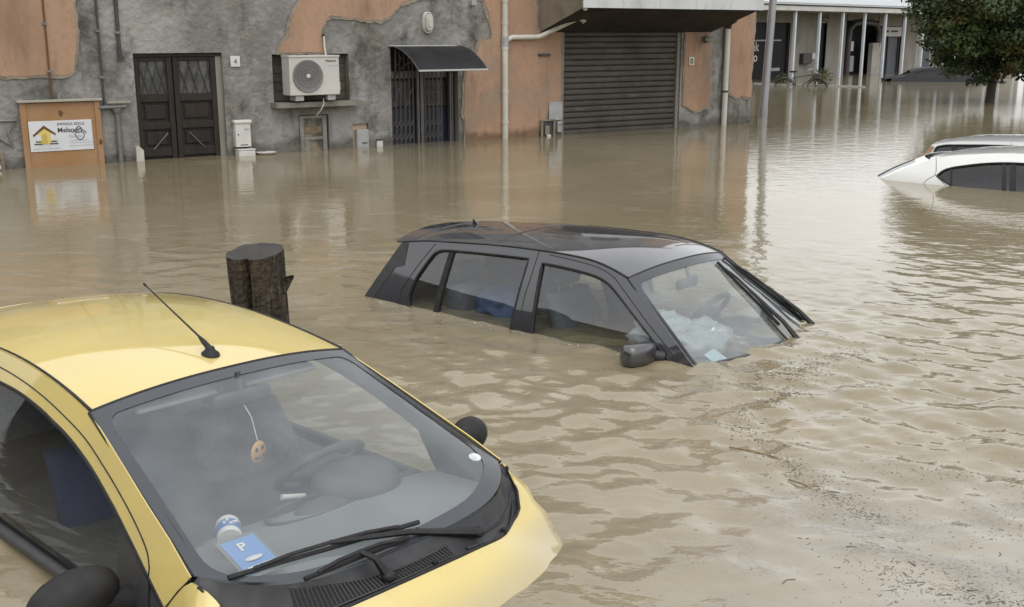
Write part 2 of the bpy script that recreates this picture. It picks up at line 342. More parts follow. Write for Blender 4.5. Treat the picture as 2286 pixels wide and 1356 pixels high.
def text(body, size, mat, parent, mtx, name='lettering', ext=.0015, off=0.0, align='LEFT', sx=1.0):
    cu = bpy.data.curves.new('t', 'FONT'); cu.body = body; cu.size = size; cu.extrude = ext; cu.offset = off; cu.align_x = align; cu.resolution_u = 3
    to = bpy.data.objects.new('t', cu); C.objects.link(to); bpy.context.view_layer.update()
    me = bpy.data.meshes.new_from_object(to); bpy.data.objects.remove(to); bpy.data.curves.remove(cu)
    me.transform(mtx @ Matrix.Diagonal((sx, 1, 1, 1))); me.materials.clear(); me.materials.append(mat); me.name = name
    o = bpy.data.objects.new(name, me); C.objects.link(o); o.parent = parent
    return o
def tag(o, label=None, cat=None, group=None, kind=None):
    for k, val in (('label', label), ('category', cat), ('group', group), ('kind', kind)):
        if val: o[k] = val
    return o
def empty(name, loc=(0, 0, 0), rz=0, **kw):
    o = bpy.data.objects.new(name, None); C.objects.link(o); o.location = loc; o.rotation_euler = (0, 0, rz); o.empty_display_size = .2
    return tag(o, **kw)
def clone(o, parent=None, **kw):
    c = o.copy(); C.objects.link(c); c.parent = parent
    for k, val in kw.items(): setattr(c, k, val)
    return c
STAND = Matrix.Rotation(R(90), 4, 'X')       # text lying in xy stands up facing -y

# ------------------------------------------------------------------ flood water
def waves(X, Y):
    """height of the rippled, current-driven flood surface"""
    rs = np.random.RandomState(3); H = np.zeros_like(X)
    near = np.exp(-(((X - 1.2) / 2.6) ** 2 + ((Y - 4.9) / 2.0) ** 2))
    calm = np.exp(-(((X - 2.2) / 2.0) ** 2 + ((Y - 2.4) / 1.1) ** 2))
    far = 1 / (1 + np.exp((Y - 8.5) / .9))
    amp = (.42 + 1.15 * near) * (1 - .72 * calm) * (.12 + .88 * far)
    for i in range(70):
        lam = .078 * (6.0 ** rs.rand()); k = 2 * math.pi / lam; th = rs.normal(R(62), .75)
        H += amp * .0030 * lam ** .92 * np.sin(k * (math.cos(th) * X + math.sin(th) * Y) + rs.rand() * 6.28 + 1.2 * np.sin(.9 * X + rs.rand() * 6) + 1.1 * np.sin(1.1 * Y + rs.rand() * 6))
    # water heaped up against the bonnet of the yellow car and the side of the black one
    H += .050 * np.exp(-(((X - .06) / .42) ** 2 + ((Y - 2.95) / .42) ** 2))
    return H
def axis_pts(lo, hi, d, g, L0, L1):
    a = list(np.arange(lo, hi, d)); s = d; x = lo; left = []
    while x > L0: s *= g; x -= s; left.append(x)
    s = d; x = a[-1]; right = []
    while x < L1: s *= g; x += s; right.append(x)
    return np.array(left[::-1] + a + right)
gx = axis_pts(-2.4, 4.4, .026, 1.09, -70, 90); gy = axis_pts(2.1, 8.8, .026, 1.09, -40, 110)
GX, GY = np.meshgrid(gx, gy); GZ = waves(GX, GY)
nx_, ny_ = len(gx), len(gy)
me = bpy.data.meshes.new('flood_water')
idx = np.arange(nx_ * ny_).reshape(ny_, nx_)
qf = np.stack([idx[:-1, :-1], idx[:-1, 1:], idx[1:, 1:], idx[1:, :-1]], -1).reshape(-1, 4)
me.from_pydata(np.stack([GX, GY, GZ], -1).reshape(-1, 3).tolist(), [], qf.tolist()); me.shade_smooth()
water = bpy.data.objects.new('flood_water', me); C.objects.link(water); tag(water, 'muddy brown flood water covering the whole street', kind='structure')
m = bpy.data.materials.new('muddy_water'); m.use_nodes = True; n, l = m.node_tree.nodes, m.node_tree.links; p = n['Principled BSDF']
p.inputs['Roughness'].default_value = .02; p.inputs['IOR'].default_value = 1.45; p.inputs['Specular IOR Level'].default_value = .5
tcn = n.new('ShaderNodeTexCoord')
def nz(scale, stretch, detail=4, rough=.55, dist=0.0):
    mp = n.new('ShaderNodeMapping'); mp.inputs['Scale'].default_value = stretch; l.new(tcn.outputs['Object'], mp.inputs['Vector'])
    a = n.new('ShaderNodeTexNoise'); a.inputs['Scale'].default_value = scale; a.inputs['Detail'].default_value = detail; a.inputs['Roughness'].default_value = rough; a.inputs['Distortion'].default_value = dist
    l.new(mp.outputs[0], a.inputs['Vector']); return a.outputs[0]
def mrange(inp, a, b, c, d):
    r = n.new('ShaderNodeMapRange'); r.interpolation_type = 'SMOOTHSTEP'
    r.inputs[1].default_value = a; r.inputs[2].default_value = b; r.inputs[3].default_value = c; r.inputs[4].default_value = d; l.new(inp, r.inputs[0]); return r.outputs[0]
def mth(op, a, b):
    x = n.new('ShaderNodeMath'); x.operation = op
    for i, q in enumerate((a, b)):
        if isinstance(q, (int, float)): x.inputs[i].default_value = q
        else: l.new(q, x.inputs[i])
    return x.outputs[0]
def mixc(f, a, b):
    x = n.new('ShaderNodeMix'); x.data_type = 'RGBA'
    l.new(f, x.inputs[0])
    for i, q in ((6, a), (7, b)):
        if isinstance(q, tuple): x.inputs[i].default_value = (*q, 1)
        else: l.new(q, x.inputs[i])
    return x.outputs[2]
sep = n.new('ShaderNodeSeparateXYZ'); l.new(tcn.outputs['Object'], sep.inputs[0])
mud = mixc(mrange(nz(.35, (1, 1, 1), 4), .35, .65, 0, 1), (.186, .157, .098), (.222, .188, .124))
mud = mixc(mth('MULTIPLY', mrange(nz(1.4, (1, 2.2, 1), 6, .6, 1.2), .52, .68, 0, 1), .6), mud, (.275, .24, .175))
# drifting scum of silt and chaff on the slack water right of the yellow bonnet
rx = mrange(sep.outputs[0], .1, 1.3, 0, 1); ry = mrange(sep.outputs[1], 4.6, 3.3, 0, 1)
zone = mth('MULTIPLY', rx, ry)
band = mrange(nz(1.5, (1, 1.6, 1), 7, .66, .8), .42, .62, 0, 1)
speck = mrange(nz(70, (1, 1.2, 1), 6, .8, .3), .46, .60, .25, 1)
scum = mth('MULTIPLY', zone, mth('MULTIPLY', band, speck))
mud = mixc(mth('MULTIPLY', zone, .55), mud, (.30, .282, .25))
mud = mixc(mth('MULTIPLY', scum, .8), mud, (.075, .07, .065))
l.new(mud, p.inputs['Base Color'])
l.new(mth('ADD', mth('MULTIPLY', zone, .05), mth('ADD', .02, mth('MULTIPLY', scum, .4))), p.inputs['Roughness'])
# fine ripples; slacker in the lee of the houses and on the scum
b1 = n.new('ShaderNodeBump'); b1.inputs['Distance'].default_value = .012
hgt = mth('ADD', mth('MULTIPLY', nz(3.2, (1, 1.5, 1), 3, .5, .4), 1.0), mth('ADD', mth('MULTIPLY', nz(11, (1, 1.5, 1), 3, .5, .3), .34), mth('MULTIPLY', nz(27, (1, 1.4, 1), 2, .5, .2), .15)))
l.new(hgt, b1.inputs['Height'])
farm = mrange(sep.outputs[1], 5.5, 9.5, .55, .30); l.new(mth('SUBTRACT', farm, mth('MULTIPLY', zone, .12)), b1.inputs['Strength'])
l.new(b1.outputs[0], p.inputs['Normal'])
me.materials.append(m)

# ------------------------------------------------------------------ peeling house
WA = R(33.211); WO = Vector((0, 18.57, 0))
WT = Vector((math.cos(WA), math.sin(WA), 0)); WN = Vector((math.sin(WA), -math.cos(WA), 0))
def wp(s, off, z): return WO + WT * s + WN * off + Vector((0, 0, z))
HT = 6.1
house = empty('house', WO, WA, label='long old house with peeling pink plaster over grey cement', cat='house')
door_o = [(-6.13, -1.1), (-4.90, -1.1), (-4.90, 1.45), (-6.13, 1.45)]
gate_o = [(-2.24, -1.1), (-1.04, -1.1), (-1.04, 1.5), (-2.24, 1.5)]
gar_o = [(1.02, -1.1), (3.70, -1.1), (3.70, 2.13), (1.02, 2.13)]
niche_o = [(-4.16, .73), (-2.95, .73), (-2.95, 1.415), (-4.16, 1.415)]
meter_o = [(-3.79, -.6), (-3.31, -.6), (-3.31, .53), (-3.79, .53)]
gbox_o = [(-2.92, -.3), (-2.65, -.3), (-2.65, .36), (-2.92, .36)]
wins_o = [[(a, 2.75), (a + .95, 2.75), (a + .95, 3.75), (a, 3.75)] for a in (-9.4, -5.9, -2.3, 1.6)]
holes = [door_o, gate_o, gar_o, niche_o, meter_o, gbox_o] + wins_o
def wallmap(x, z):
    q = mnoise.noise(Vector((x * 1.1, z * 1.1, 3))) * .012 + mnoise.noise(Vector((x * 4, z * 4, 9))) * .004
    e = min([min(abs(x - h[0][0]), abs(x - h[1][0])) + 0 if h[0][1] - .05 < z < h[2][1] + .05 and h[0][0] - .2 < x < h[1][0] + .2 else 9 for h in holes] + [9])
    return (x, -q * min(1, e * 8), z)
sheet('wall', resample([(-16, -1.2), (5.53, -1.2), (5.53, HT), (-16, HT)], .4), [resample(h, .15) for h in holes], wallmap, .14, cement, house, out=(0, -1, 0), smooth=60)
def reveal(o, d):
    b = MB(); k = len(o)
    b.add([(x, .006, z) for x, z in o] + [(x, d, z) for x, z in o], [(i, (i + 1) % k, (i + 1) % k + k, i + k) for i in range(k)])
    return b.build('jamb', jambm, house)
for o, d in ((door_o, .14), (gate_o, .22), (gar_o, .12), (niche_o, .16), (meter_o, .1), (gbox_o, .07)): reveal(o, d)
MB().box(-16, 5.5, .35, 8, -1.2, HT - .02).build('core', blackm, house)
MB().box(5.40, 5.528, .02, 8, -1.2, HT - .03).build('end_wall', pink, house)
b = MB(); b.add([(-16.3, -.45, HT - .05), (5.95, -.45, HT - .05), (5.95, 4.2, HT + 1.25), (-16.3, 4.2, HT + 1.25), (-16.3, -.45, HT + .06), (5.95, -.45, HT + .06), (5.95, 4.2, HT + 1.37), (-16.3, 4.2, HT + 1.37), (5.95, 8.6, HT - .05), (-16.3, 8.6, HT - .05), (5.95, 8.6, HT + .06), (-16.3, 8.6, HT + .06)],
    [(0, 3, 2, 1), (4, 5, 6, 7), (0, 1, 5, 4), (3, 9, 8, 2), (7, 6, 10, 11), (9, 11, 10, 8), (0, 4, 7, 3), (3, 7, 11, 9), (1, 2, 6, 5), (2, 8, 10, 6)])
b.build('roof', tilem, house)
for a in wins_o:
    wd = empty('window'); wd.parent = house; x0, x1 = a[0][0], a[1][0]
    MB().box(x0, x1, .12, .16, 2.75, 3.75).build('pane', bluem, wd)
    for q in (x0, (x0 + x1) / 2 - .03, x1 - .06): MB().box(q, q + .06, .08, .118, 2.75, 3.75).build('frame', wood, wd)
    MB().box(x0 - .1, x1 + .1, -.08, .1, 2.66, 2.748).build('sill', sillm, wd)
# flakes of pink plaster, each a raised sheet with a broken edge
def ragged(pts, amp=.018, step=.05):
    q = resample(pts, step); return [(x + amp * mnoise.noise(Vector((x * 9, z * 9, 1))) + .4 * amp * mnoise.noise(Vector((x * 31, z * 31, 4))), z + amp * mnoise.noise(Vector((x * 9, z * 9, 7))) + .4 * amp * mnoise.noise(Vector((x * 31, z * 31, 8)))) for x, z in q]
under = layered('undercoat', [((.13, .12, .10), 6, (1, 1, 1), .45, .65, .8), ((.30, .25, .18), 3, (1, 1, 1), .5, .7, .7)], (.225, .20, .155), bump=.6, bscale=25)
def plaster(pts, hl=()):
    # ragged scratch coat showing round the broken edge of the finish
    q = ragged(pts, .03); k = len(q); ar = sum(q[i][0] * q[(i + 1) % k][1] - q[(i + 1) % k][0] * q[i][1] for i in range(k)); e = []
    for i in range(k):
        a, c = Vector(q[i - 1]), Vector(q[(i + 1) % k]); d = (c - a).normalized(); nn = Vector((d.y, -d.x)) * (1 if ar > 0 else -1)
        w_ = .030 + .075 * max(0, mnoise.noise(Vector((q[i][0] * 3, q[i][1] * 3, 2)))) + .012 * mnoise.noise(Vector((q[i][0] * 19, q[i][1] * 19, 6)))
        e.append((q[i][0] + nn.x * w_, q[i][1] + nn.y * w_))
    sheet('undercoat', e, [resample(h, .15) for h in hl], lambda x, z: (x, -.017, z), .3, under, house, thick=.012, out=(0, -1, 0), smooth=50)
    return sheet('plaster_patch', ragged(pts), [resample(h, .15) for h in hl], lambda x, z: (x, -.022 - .004 * mnoise.noise(Vector((x, z, 0))), z), .2, pink, house, thick=.03, out=(0, -1, 0), smooth=50)
plaster([(-15.8, 1.16), (-7.81, 1.18), (-7.49, 1.18), (-7.22, 1.19), (-6.99, 1.19), (-6.91, 1.23), (-6.87, 1.46), (-6.83, 1.68), (-6.84, 1.91), (-6.82, 2.14), (-6.9, 2.5), (-8.0, 2.62), (-10.5, 2.55), (-15.8, 2.7)])
grow = [(-4.05, 1.44), (-4.05, 1.50), (-4.01, 1.59), (-3.89, 1.66), (-3.87, 1.81), (-3.83, 1.94), (-3.78, 2.03), (-3.69, 2.19), (-3.6, 2.45), (-3.0, 2.62), (-1.9, 2.55), (-.9, 2.7), (.45, 2.62), (.45, 2.5), (.5, 1.75), (.98, 1.75), (.98, .45), (.70, .42), (.68, .2), (.50, .16), (.45, -.5), (-.92, -.5), (-.92, -.01), (-.94, .78), (-.88, 1.12), (-.68, 1.41), (-.63, 1.58), (-.42, 1.63), (-.40, 1.72), (-.42, 1.86), (-.47, 2.07), (-.55, 2.23), (-.88, 2.31), (-1.52, 2.30), (-1.98, 2.19), (-2.15, 2.05), (-2.24, 1.96), (-2.4, 1.90), (-2.67, 1.91), (-2.95, 1.95), (-3.2, 1.97), (-3.31, 1.91), (-3.37, 1.76), (-3.37, 1.44)]
plaster(grow)
plaster([(3.78, .41), (4.05, .30), (4.23, .32), (4.42, .38), (4.44, .68), (4.40, 1.2), (4.37, 2.6), (3.78, 2.6)])
plaster([(4.85, 2.6), (4.86, 1.76), (4.93, .62), (5.10, .5), (5.28, .53), (5.50, .50), (5.50, 2.6)])
plaster([(3.4, 2.66), (5.5, 2.66), (5.5, 6.0), (4.1, 6.0), (3.7, 3.6)])
# double wooden door
wdoor = empty('wooden_door'); wdoor.parent = house; wdoor['label'] = 'dark brown double wooden door with glazed upper panels'
MB().box(-6.13, -4.90, .10, .14, -1, 1.45).build('door_back', wood, wdoor)
DY = .055
for x0, x1 in ((-6.13, -5.60), (-5.585, -4.985)):
    xm0, xm1 = x0 + .075, x1 - .075
    MB().box(x0, xm0, DY, .1, -1, 1.40, .006).build('stile', wood, wdoor); MB().box(xm1, x1, DY, .1, -1, 1.40, .006).build('stile', wood, wdoor)
    for z0, z1 in ((1.345, 1.40), (.79, .89), (.415, .51), (.04, .155)): MB().box(xm0 + .001, xm1 - .001, DY + .004, .1, z0, z1, .006).build('rail', wood, wdoor)
    for z0, z1 in ((.51, .79), (.155, .415)):
        pp = MB().box(xm0 + .05, xm1 - .05, .078, .1, z0 + .04, z1 - .04, .012).build('panel', wood, wdoor)
    MB().box(xm0, xm1, .088, .098, .895, 1.34).build('pane', M('door_glass_%d' % int(-x0 * 100), (.03, .03, .03), .25, (.10, .10, .098), 4, lo=.45, hi=.7), wdoor)
    for k in range(4):
        a = xm0 + (xm1 - xm0) * k / 3.2; MB().tube([(a, .075, 1.335), (min(a + .12, xm1), .075, .90)], .006, 5).build('lattice_bar', irond, wdoor)
        a = xm1 - (xm1 - xm0) * k / 3.2; MB().tube([(a, .07, 1.335), (max(a - .12, xm0), .07, .90)], .005, 5).build('lattice_bar', irond, wdoor)
bracem = M('brace_iron', (.11, .11, .108), .6, (.06, .055, .05), 20)
MB().tube([(-5.93, .045, .14), (-5.72, .045, .36)], .010, 6).build('brace_bar', bracem, wdoor); MB().tube([(-5.42, .045, .36), (-5.20, .045, .12)], .008, 6).build('brace_bar', bracem, wdoor)
MB().box(-6.13, -4.90, .035, .13, 1.402, 1.449).build('head_rail', wood, wdoor)
MB().box(-4.984, -4.902, .05, .13, -1, 1.40).build('jamb_post', jambm, wdoor)
MB().prism([(-6.20, -.4), (-6.10, -.4), (-6.10, .15), (-6.16, .21), (-6.20, .20)], -.06, .05).build('corner_stone', M('pale_stone', (.45, .43, .38), .8, (.36, .34, .29), 5), house)
# cellar hatch of brown painted steel with the builder's board on it
hatch = empty('hatch_door'); hatch.parent = house; hatch['label'] = 'brown rusty steel hatch door'
MB().box(-7.60, -6.66, -.045, .0, -1, .835, .004).build('leaf', rust, hatch)
for x0, x1 in ((-7.63, -7.56), (-6.70, -6.63)): MB().box(x0, x1, -.062, -.047, -1, .84).build('frame', rust, hatch)
MB().box(-7.66, -6.60, -.10, .0, .842, .872, .006).build('drip_ledge', M('ledge', (.30, .28, .23), .6), hatch)
MB().prism([(-7.16, .72), (-7.13, .735), (-7.10, .70), (-7.12, .65), (-7.15, .66)], -.050, -.046).build('rust_scar', signbr, hatch)
MB().ball((-6.66, -.066, .30), .02, .008, .04).build('rust_scar', signbr, hatch)
# barred doorway
gate = empty('folding_gate'); gate.parent = house; gate['label'] = 'folding iron lattice gate with dark doorway behind'
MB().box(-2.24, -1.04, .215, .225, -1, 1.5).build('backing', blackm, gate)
MB().box(-2.22, -1.06, .19, .212, -1, .55).build('blue_panel', bluem, gate)
MB().box(-2.20, -1.14, .195, .21, 1.02, 1.13).build('white_rail', M('pale_rail', (.22, .22, .21), .6), gate)
for x0, x1 in ((-2.13, -1.78), (-1.56, -1.16)): MB().box(x0, x1, .2, .213, .58, .98).build('door_glass', M('dim_glass', (.03, .03, .028), .3, (.07, .065, .055), 6), gate)
bar = None; BX = [-2.20, -2.12, -2.04, -1.96, -1.88, -1.81, -1.60, -1.525, -1.45, -1.375, -1.30]
for x in BX:
    bmh = MB().box(-.011, .011, -.008, .008, -1, 1.48) if bar is None else None
    if bar is None: bar = bmh.build('bar', irond, gate); bar.location = (x, .10, 0)
    else: clone(bar, gate, location=(x, .10, 0))
for x0, x1 in ((-1.75, -1.71), (-1.69, -1.63)): MB().box(x0, x1, .07, .12, -1, 1.48, .004).build('post', ironm, gate)
for x0, x1 in ((-1.16, -1.13), (-1.12, -1.10)): MB().box(x0, x1, .06, .12, -1, 1.48, .004).build('post', ironm, gate)
lk = None
for z in (.12, .32, .62, .82, -.05):
    for i in range(len(BX) - 1):
        if BX[i + 1] - BX[i] > .1 or (z > .5 and i < 6 and (i + int(z * 10)) % 3): continue
        for sg in (1, -1):
            a = (-.04 * sg, 0, -.06); c = (.04 * sg, 0, .06)
            if lk is None or sg == -1 and len(lk) < 2:
                o = MB().tube([a, c], .0055, 5).build('scissor_link', ironm, gate); lk = (lk or []) + [o]
            else: o = clone(lk[0 if sg == 1 else 1], gate)
            o.location = ((BX[i] + BX[i + 1]) / 2, .085 + .004 * sg, z)
# roller shutter
shut = empty('roller_shutter'); shut.parent = house; shut['label'] = 'grey brown steel roller shutter of the garage'
MB().box(1.02, 3.70, .02, .12, 1.76, 2.13).build('shutter_box', M('shutter_box', (.05, .046, .04), .7, (.075, .07, .06), 3), shut)
prof = [(.10, 0), (.068, .015), (.06, .05), (.066, .082), (.096, .092), (.10, .0985)]
sm = None
for k in range(-2, 18):
    z = .0985 * k - .02
    if z + .1 > 1.757: break
    if sm is None:
        b = MB(); nP = len(prof)
        b.add([(1.07, y, q) for y, q in prof] + [(3.65, y, q) for y, q in prof], [(i, i + nP, i + nP + 1, i + 1) for i in range(nP - 1)]); sm = b.build('slat', slatm, shut, 30); sm.location = (0, 0, z)
    else: clone(sm, shut, location=(rnd.uniform(-.004, .004), rnd.uniform(-.002, .002), z))
for x0, x1 in ((1.022, 1.085), (3.635, 3.698)): MB().box(x0, x1, .03, .115, -1, 1.757).build('guide_rail', jambm, shut)
# concrete canopy over the garage
canopy = empty('garage_canopy'); canopy.parent = house; canopy['label'] = 'projecting canopy over the garage with pale sheet fascia'
P_ = 1.25
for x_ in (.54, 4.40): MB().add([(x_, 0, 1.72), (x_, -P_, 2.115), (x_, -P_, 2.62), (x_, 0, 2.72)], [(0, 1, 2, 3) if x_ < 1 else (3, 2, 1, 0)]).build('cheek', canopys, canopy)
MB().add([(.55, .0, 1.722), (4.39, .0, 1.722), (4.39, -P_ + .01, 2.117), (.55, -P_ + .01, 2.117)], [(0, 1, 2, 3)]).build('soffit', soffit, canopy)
MB().add([(.54, 0, 2.72), (4.40, 0, 2.72), (4.40, -P_, 2.62), (.54, -P_, 2.62)], [(3, 2, 1, 0)]).build('top_sheet', canopym, canopy)
for k in range(5):
    x0 = .50 + k * .788; MB().box(x0 + .002, x0 + .786, -P_ - .03, -P_ - .004, 2.10, 2.63, .003).build('fascia_sheet', canopym, canopy)
MB().ball((.60, -P_ + .06, 2.085), .04, .04, .03).build('bulb_holder', whitep, canopy)
# ledge, niche boards and meter frame are parts of the house
for k in range(5): MB().box(-4.155, -2.955, .125 + .004 * (k % 2), .158, .74 + k * .134, .868 + k * .134, .003).build('niche_board', boardm, house)
MB().prism([(-4.22, .66), (-2.86, .66), (-2.86, .73), (-4.22, .73)], -.26, .10).build('ledge', sillm, house)
mt = empty('meter_cupboard'); mt.parent = house; mt['label'] = 'broken pale cupboard door with dusty panes'
MB().box(-3.78, -3.32, .055, .09, -.6, .52).build('back_board', M('meter_dust', (.06, .058, .05), .6, (.20, .165, .11), 5, (1, 1, 1), lo=.45, hi=.6), mt)
palef = M('pale_frame', (.25, .245, .225), .8, (.16, .15, .13), 6)
for x0, x1, z0, z1 in ((-3.77, -3.70, -.6, .515), (-3.40, -3.33, -.6, .515), (-3.70, -3.40, .47, .515), (-3.70, -3.40, .155, .20), (-3.70, -3.62, -.5, .155)): MB().box(x0 + .001, x1 - .001, .028, .06, z0, z1, .004).build('frame', palef, mt)
MB().prism([(-3.695, .335), (-3.405, .36), (-3.405, .27), (-3.55, .235), (-3.695, .26)], .046, .052).build('torn_paper', M('old_paper', (.24, .19, .12), .8, (.13, .10, .06), 9), mt)
MB().box(-2.92, -2.66, .04, .068, -.3, .355).build('box_surround', M('box_plaster', (.40, .30, .20), .85, (.33, .27, .19), 7), house)
# relief star on the wall at the left edge
b = MB(); b.tube([(-8.05, -.02, .62), (-7.68, -.02, .62), (-7.79, -.02, .47), (-7.74, -.02, .27), (-7.90, -.02, .40), (-8.10, -.02, .28)], .014, 5); b.build('relief_star', cement, house)

# ------------------------------------------------------------------ unseen house left of the view, added to darken the car window reflections
opp = empty('unseen_side_house', (-15, -3, 0), 0, label='dim house row left of the view, mirrored in the car side windows', cat='house')
oppm = layered('dim_plaster', [((.05, .045, .04), 1, (1, 1, 1), .4, .7, .8)], (.10, .09, .075))
MB().box(-8, 0, -14, 11, -1.2, 3.9).build('wall', oppm, opp); MB().add([(.5, -14.4, 3.9), (.5, 11.4, 3.9), (-4, 11.4, 5.0), (-4, -14.4, 5.0), (-8.5, 11.4, 3.9), (-8.5, -14.4, 3.9)], [(0, 1, 2, 3), (3, 2, 4, 5), (0, 3, 5), (1, 4, 2), (0, 5, 4, 1)]).build('roof', tilem, opp)
ow = None
for k in range(7):
    if ow is None: ow = MB().box(.01, .05, -.5, .5, .9, 2.4).build('window', M('dim_pane', (.01, .011, .014), .2), opp); ow.location = (0, -11 + 3.3 * k, 0)
    else: clone(ow, opp, location=(0, -11 + 3.3 * k, 0))

# ------------------------------------------------------------------ things fixed to the house
def on_wall(name, s, off, z, label, cat, group=None): return empty(name, wp(s, off, z), WA, label=label, cat=cat, group=group)
# builder's board
t = on_wall('signboard', -7.15, .048, .4, 'white builder signboard with yellow house logo on the brown hatch', 'sign')
MB().box(-.395, .395, -.008, 0, -.195, .2, .002).build('board', signw, t)
b = MB(); b.prism([(-.29, -.09), (-.13, -.09), (-.13, .05), (-.21, .115), (-.29, .05)], -.0105, -.0082); b.build('logo_wall', signy, t)
MB().prism([(-.355, .02), (-.345, .0), (-.21, .10), (-.075, .01), (-.065, .03), (-.21, .145)], -.0125, -.0107).build('logo_roof', signbr, t)
for x in (-.315, -.135): MB().box(x, x + .055, -.0122, -.0107, -.055, .02).build('logo_window', signw, t)
for x in (-.325, -.135): MB().box(x, x + .075, -.0125, -.0107, -.075, -.06).build('logo_sill', signbr, t); MB().box(x - .02, x + .085, -.0125, -.0107, -.105, -.09).build('logo_step', inkb, t)
MB().prism([(-.24, -.1), (-.18, -.1), (-.18, .01), (-.19, .03), (-.21, .04), (-.23, .03), (-.24, .01)], -.0135, -.0127).build('logo_door', M('sign_ochre', (.42, .32, .07), .5), t)
TX = lambda x, y, z: Matrix.Translation((x, y, z)) @ STAND
text('IMPRESA EDILE', .050, inkb, t, TX(-.045, -.009, .135), sx=1.06); text('Melandri', .088, inkb, t, TX(-.045, -.009, .045), off=.0015)
text('Faenza', .062, inkg, t, TX(.09, -.009, -.03))
for x, z, w_ in ((.10, -.075, .22), (.10, -.105, .28), (.09, -.145, .29), (-.36, -.165, .30), (-.29, -.13, .14)):
    q = x
    while q < x + w_: d = rnd.uniform(.012, .03); MB().box(q, q + d, -.0095, -.0082, z, z + .012).build('small_print', inkg if z != -.13 else inkr, t); q += d + rnd.uniform(.006, .012)
hp = smooth_poly([(.17, .03), (.19, -.03), (.23, -.06), (.275, -.035), (.285, .02), (.25, .045), (.205, .03), (.165, .055), (.14, .035), (.19, .075), (.225, .12), (.26, .075), (.30, .05), (.31, .02)], 5, False)
MB().tube([(x, -.011, z) for x, z in hp], .005, 5).build('pen_scrawl', inkb, t)
# house number
t = on_wall('house_number_plate', -4.715, .012, 1.325, 'small white house number plate reading 4', 'number plate')
MB().box(-.07, .07, -.012, 0, -.075, .075, .004).build('plate', whitep, t); text('4', .10, inkb, t, TX(0, -.013, -.035), name='numeral', align='CENTER')
t = on_wall('garage_number_plate', 3.93, .03, 1.21, 'tiny white number plate right of the roller shutter', 'number plate')
MB().box(-.06, .06, -.01, 0, -.075, .075, .003).build('plate', whitep, t); text('0', .13, inkb, t, TX(0, -.011, -.045), name='numeral', align='CENTER', off=.004)
# mail boxes
t = on_wall('mailbox', -4.69, .0, .3, 'white letterbox on the wall right of the wooden door', 'mailbox')
MB().box(-.115, .115, -.11, 0, -.18, .165, .012).build('body', whitep, t); MB().box(-.13, .13, -.13, .0, .155, .205, .014).build('lid', whitep, t)
MB().box(-.05, .06, -.113, -.108, -.155, -.143).build('slot', inkb, t); MB().box(.02, .09, -.113, -.108, .06, .085).build('name_plate', inkg, t); MB().ball((-.075, -.112, .0), .011, .006, .011).build('lock', inkb, t)
t = on_wall('white_crate', -4.675, .03, .0, 'white plastic box bobbing below the letterbox', 'box')
MB().box(-.125, .125, -.16, .0, -.12, .075, .014).build('body', whitep, t); MB().box(-.13, .13, -.165, .004, .077, .095, .008).build('lid', whitep, t)
t = on_wall('floating_dish', -4.37, .13, .012, 'pale shallow dish floating against the wall', 'dish')
MB().lathe([(.0, -.02), (.10, -.018), (.145, .012), (.15, .02), (.14, .016), (.0, .0)], 20).build('dish', whitep, t, 40)
t = on_wall('letter_cabinet', -2.765, .0, .0, 'small grey metal cabinet set in the wall beside the gate', 'cabinet')
MB().box(-.10, .105, -.03, .038, -.2, .275, .008).build('casing', greyb, t); MB().box(-.085, .09, -.036, -.0305, -.18, .255, .002).build('flap', greyb, t); MB().box(-.02, .07, -.04, -.0365, .06, .078).build('slot', inkb, t)
t = on_wall('junction_box', -2.48, .0, .035, 'tiny white junction box at the water line', 'box')
MB().box(-.05, .05, -.05, 0, -.06, .06, .012).build('casing', whitep, t); MB().box(-.055, .055, -.06, 0, .062, .075, .004).build('cap', inkb, t)
# bulkhead lamp
t = on_wall('bulkhead_lamp', -1.60, .01, 1.87, 'oval white bulkhead lamp above the gate awning', 'lamp')
ov = lambda a, c, n=28: [(a * (abs(math.cos(q)) ** .8) * math.copysign(1, math.cos(q)), c * (abs(math.sin(q)) ** .75) * math.copysign(1, math.sin(q))) for q in [2 * math.pi * i / n for i in range(n)]]
MB().prism(ov(.085, .165), -.05, 0).build('base', whitep, t, 40)
b = MB(); prev = None
for k, (f_, y) in enumerate(((.82, -.051), (.80, -.09), (.68, -.115), (.4, -.13))): b.prism(ov(.085 * f_, .165 * f_), y, -.0505 if k == 0 else y + .03)
b.build('diffuser', M('lamp_diffuser', (.42, .41, .37), .4), t, 40); MB().tube([(x, -.053, z) for x, z in ov(.075, .155)], .010, 6, True).build('rim', whitep, t, 60)
# alarm box at top
t = on_wall('wall_spotlight', -.78, .02, 2.19, 'small grey fitting high on the grey patch above the awning', 'fitting')
MB().box(-.05, .05, -.09, 0, -.05, .03, .01).build('body', greyb, t); MB().tube([(0, -.05, .03), (.06, -.1, .1)], .015, 6).build('arm', pipeg, t)
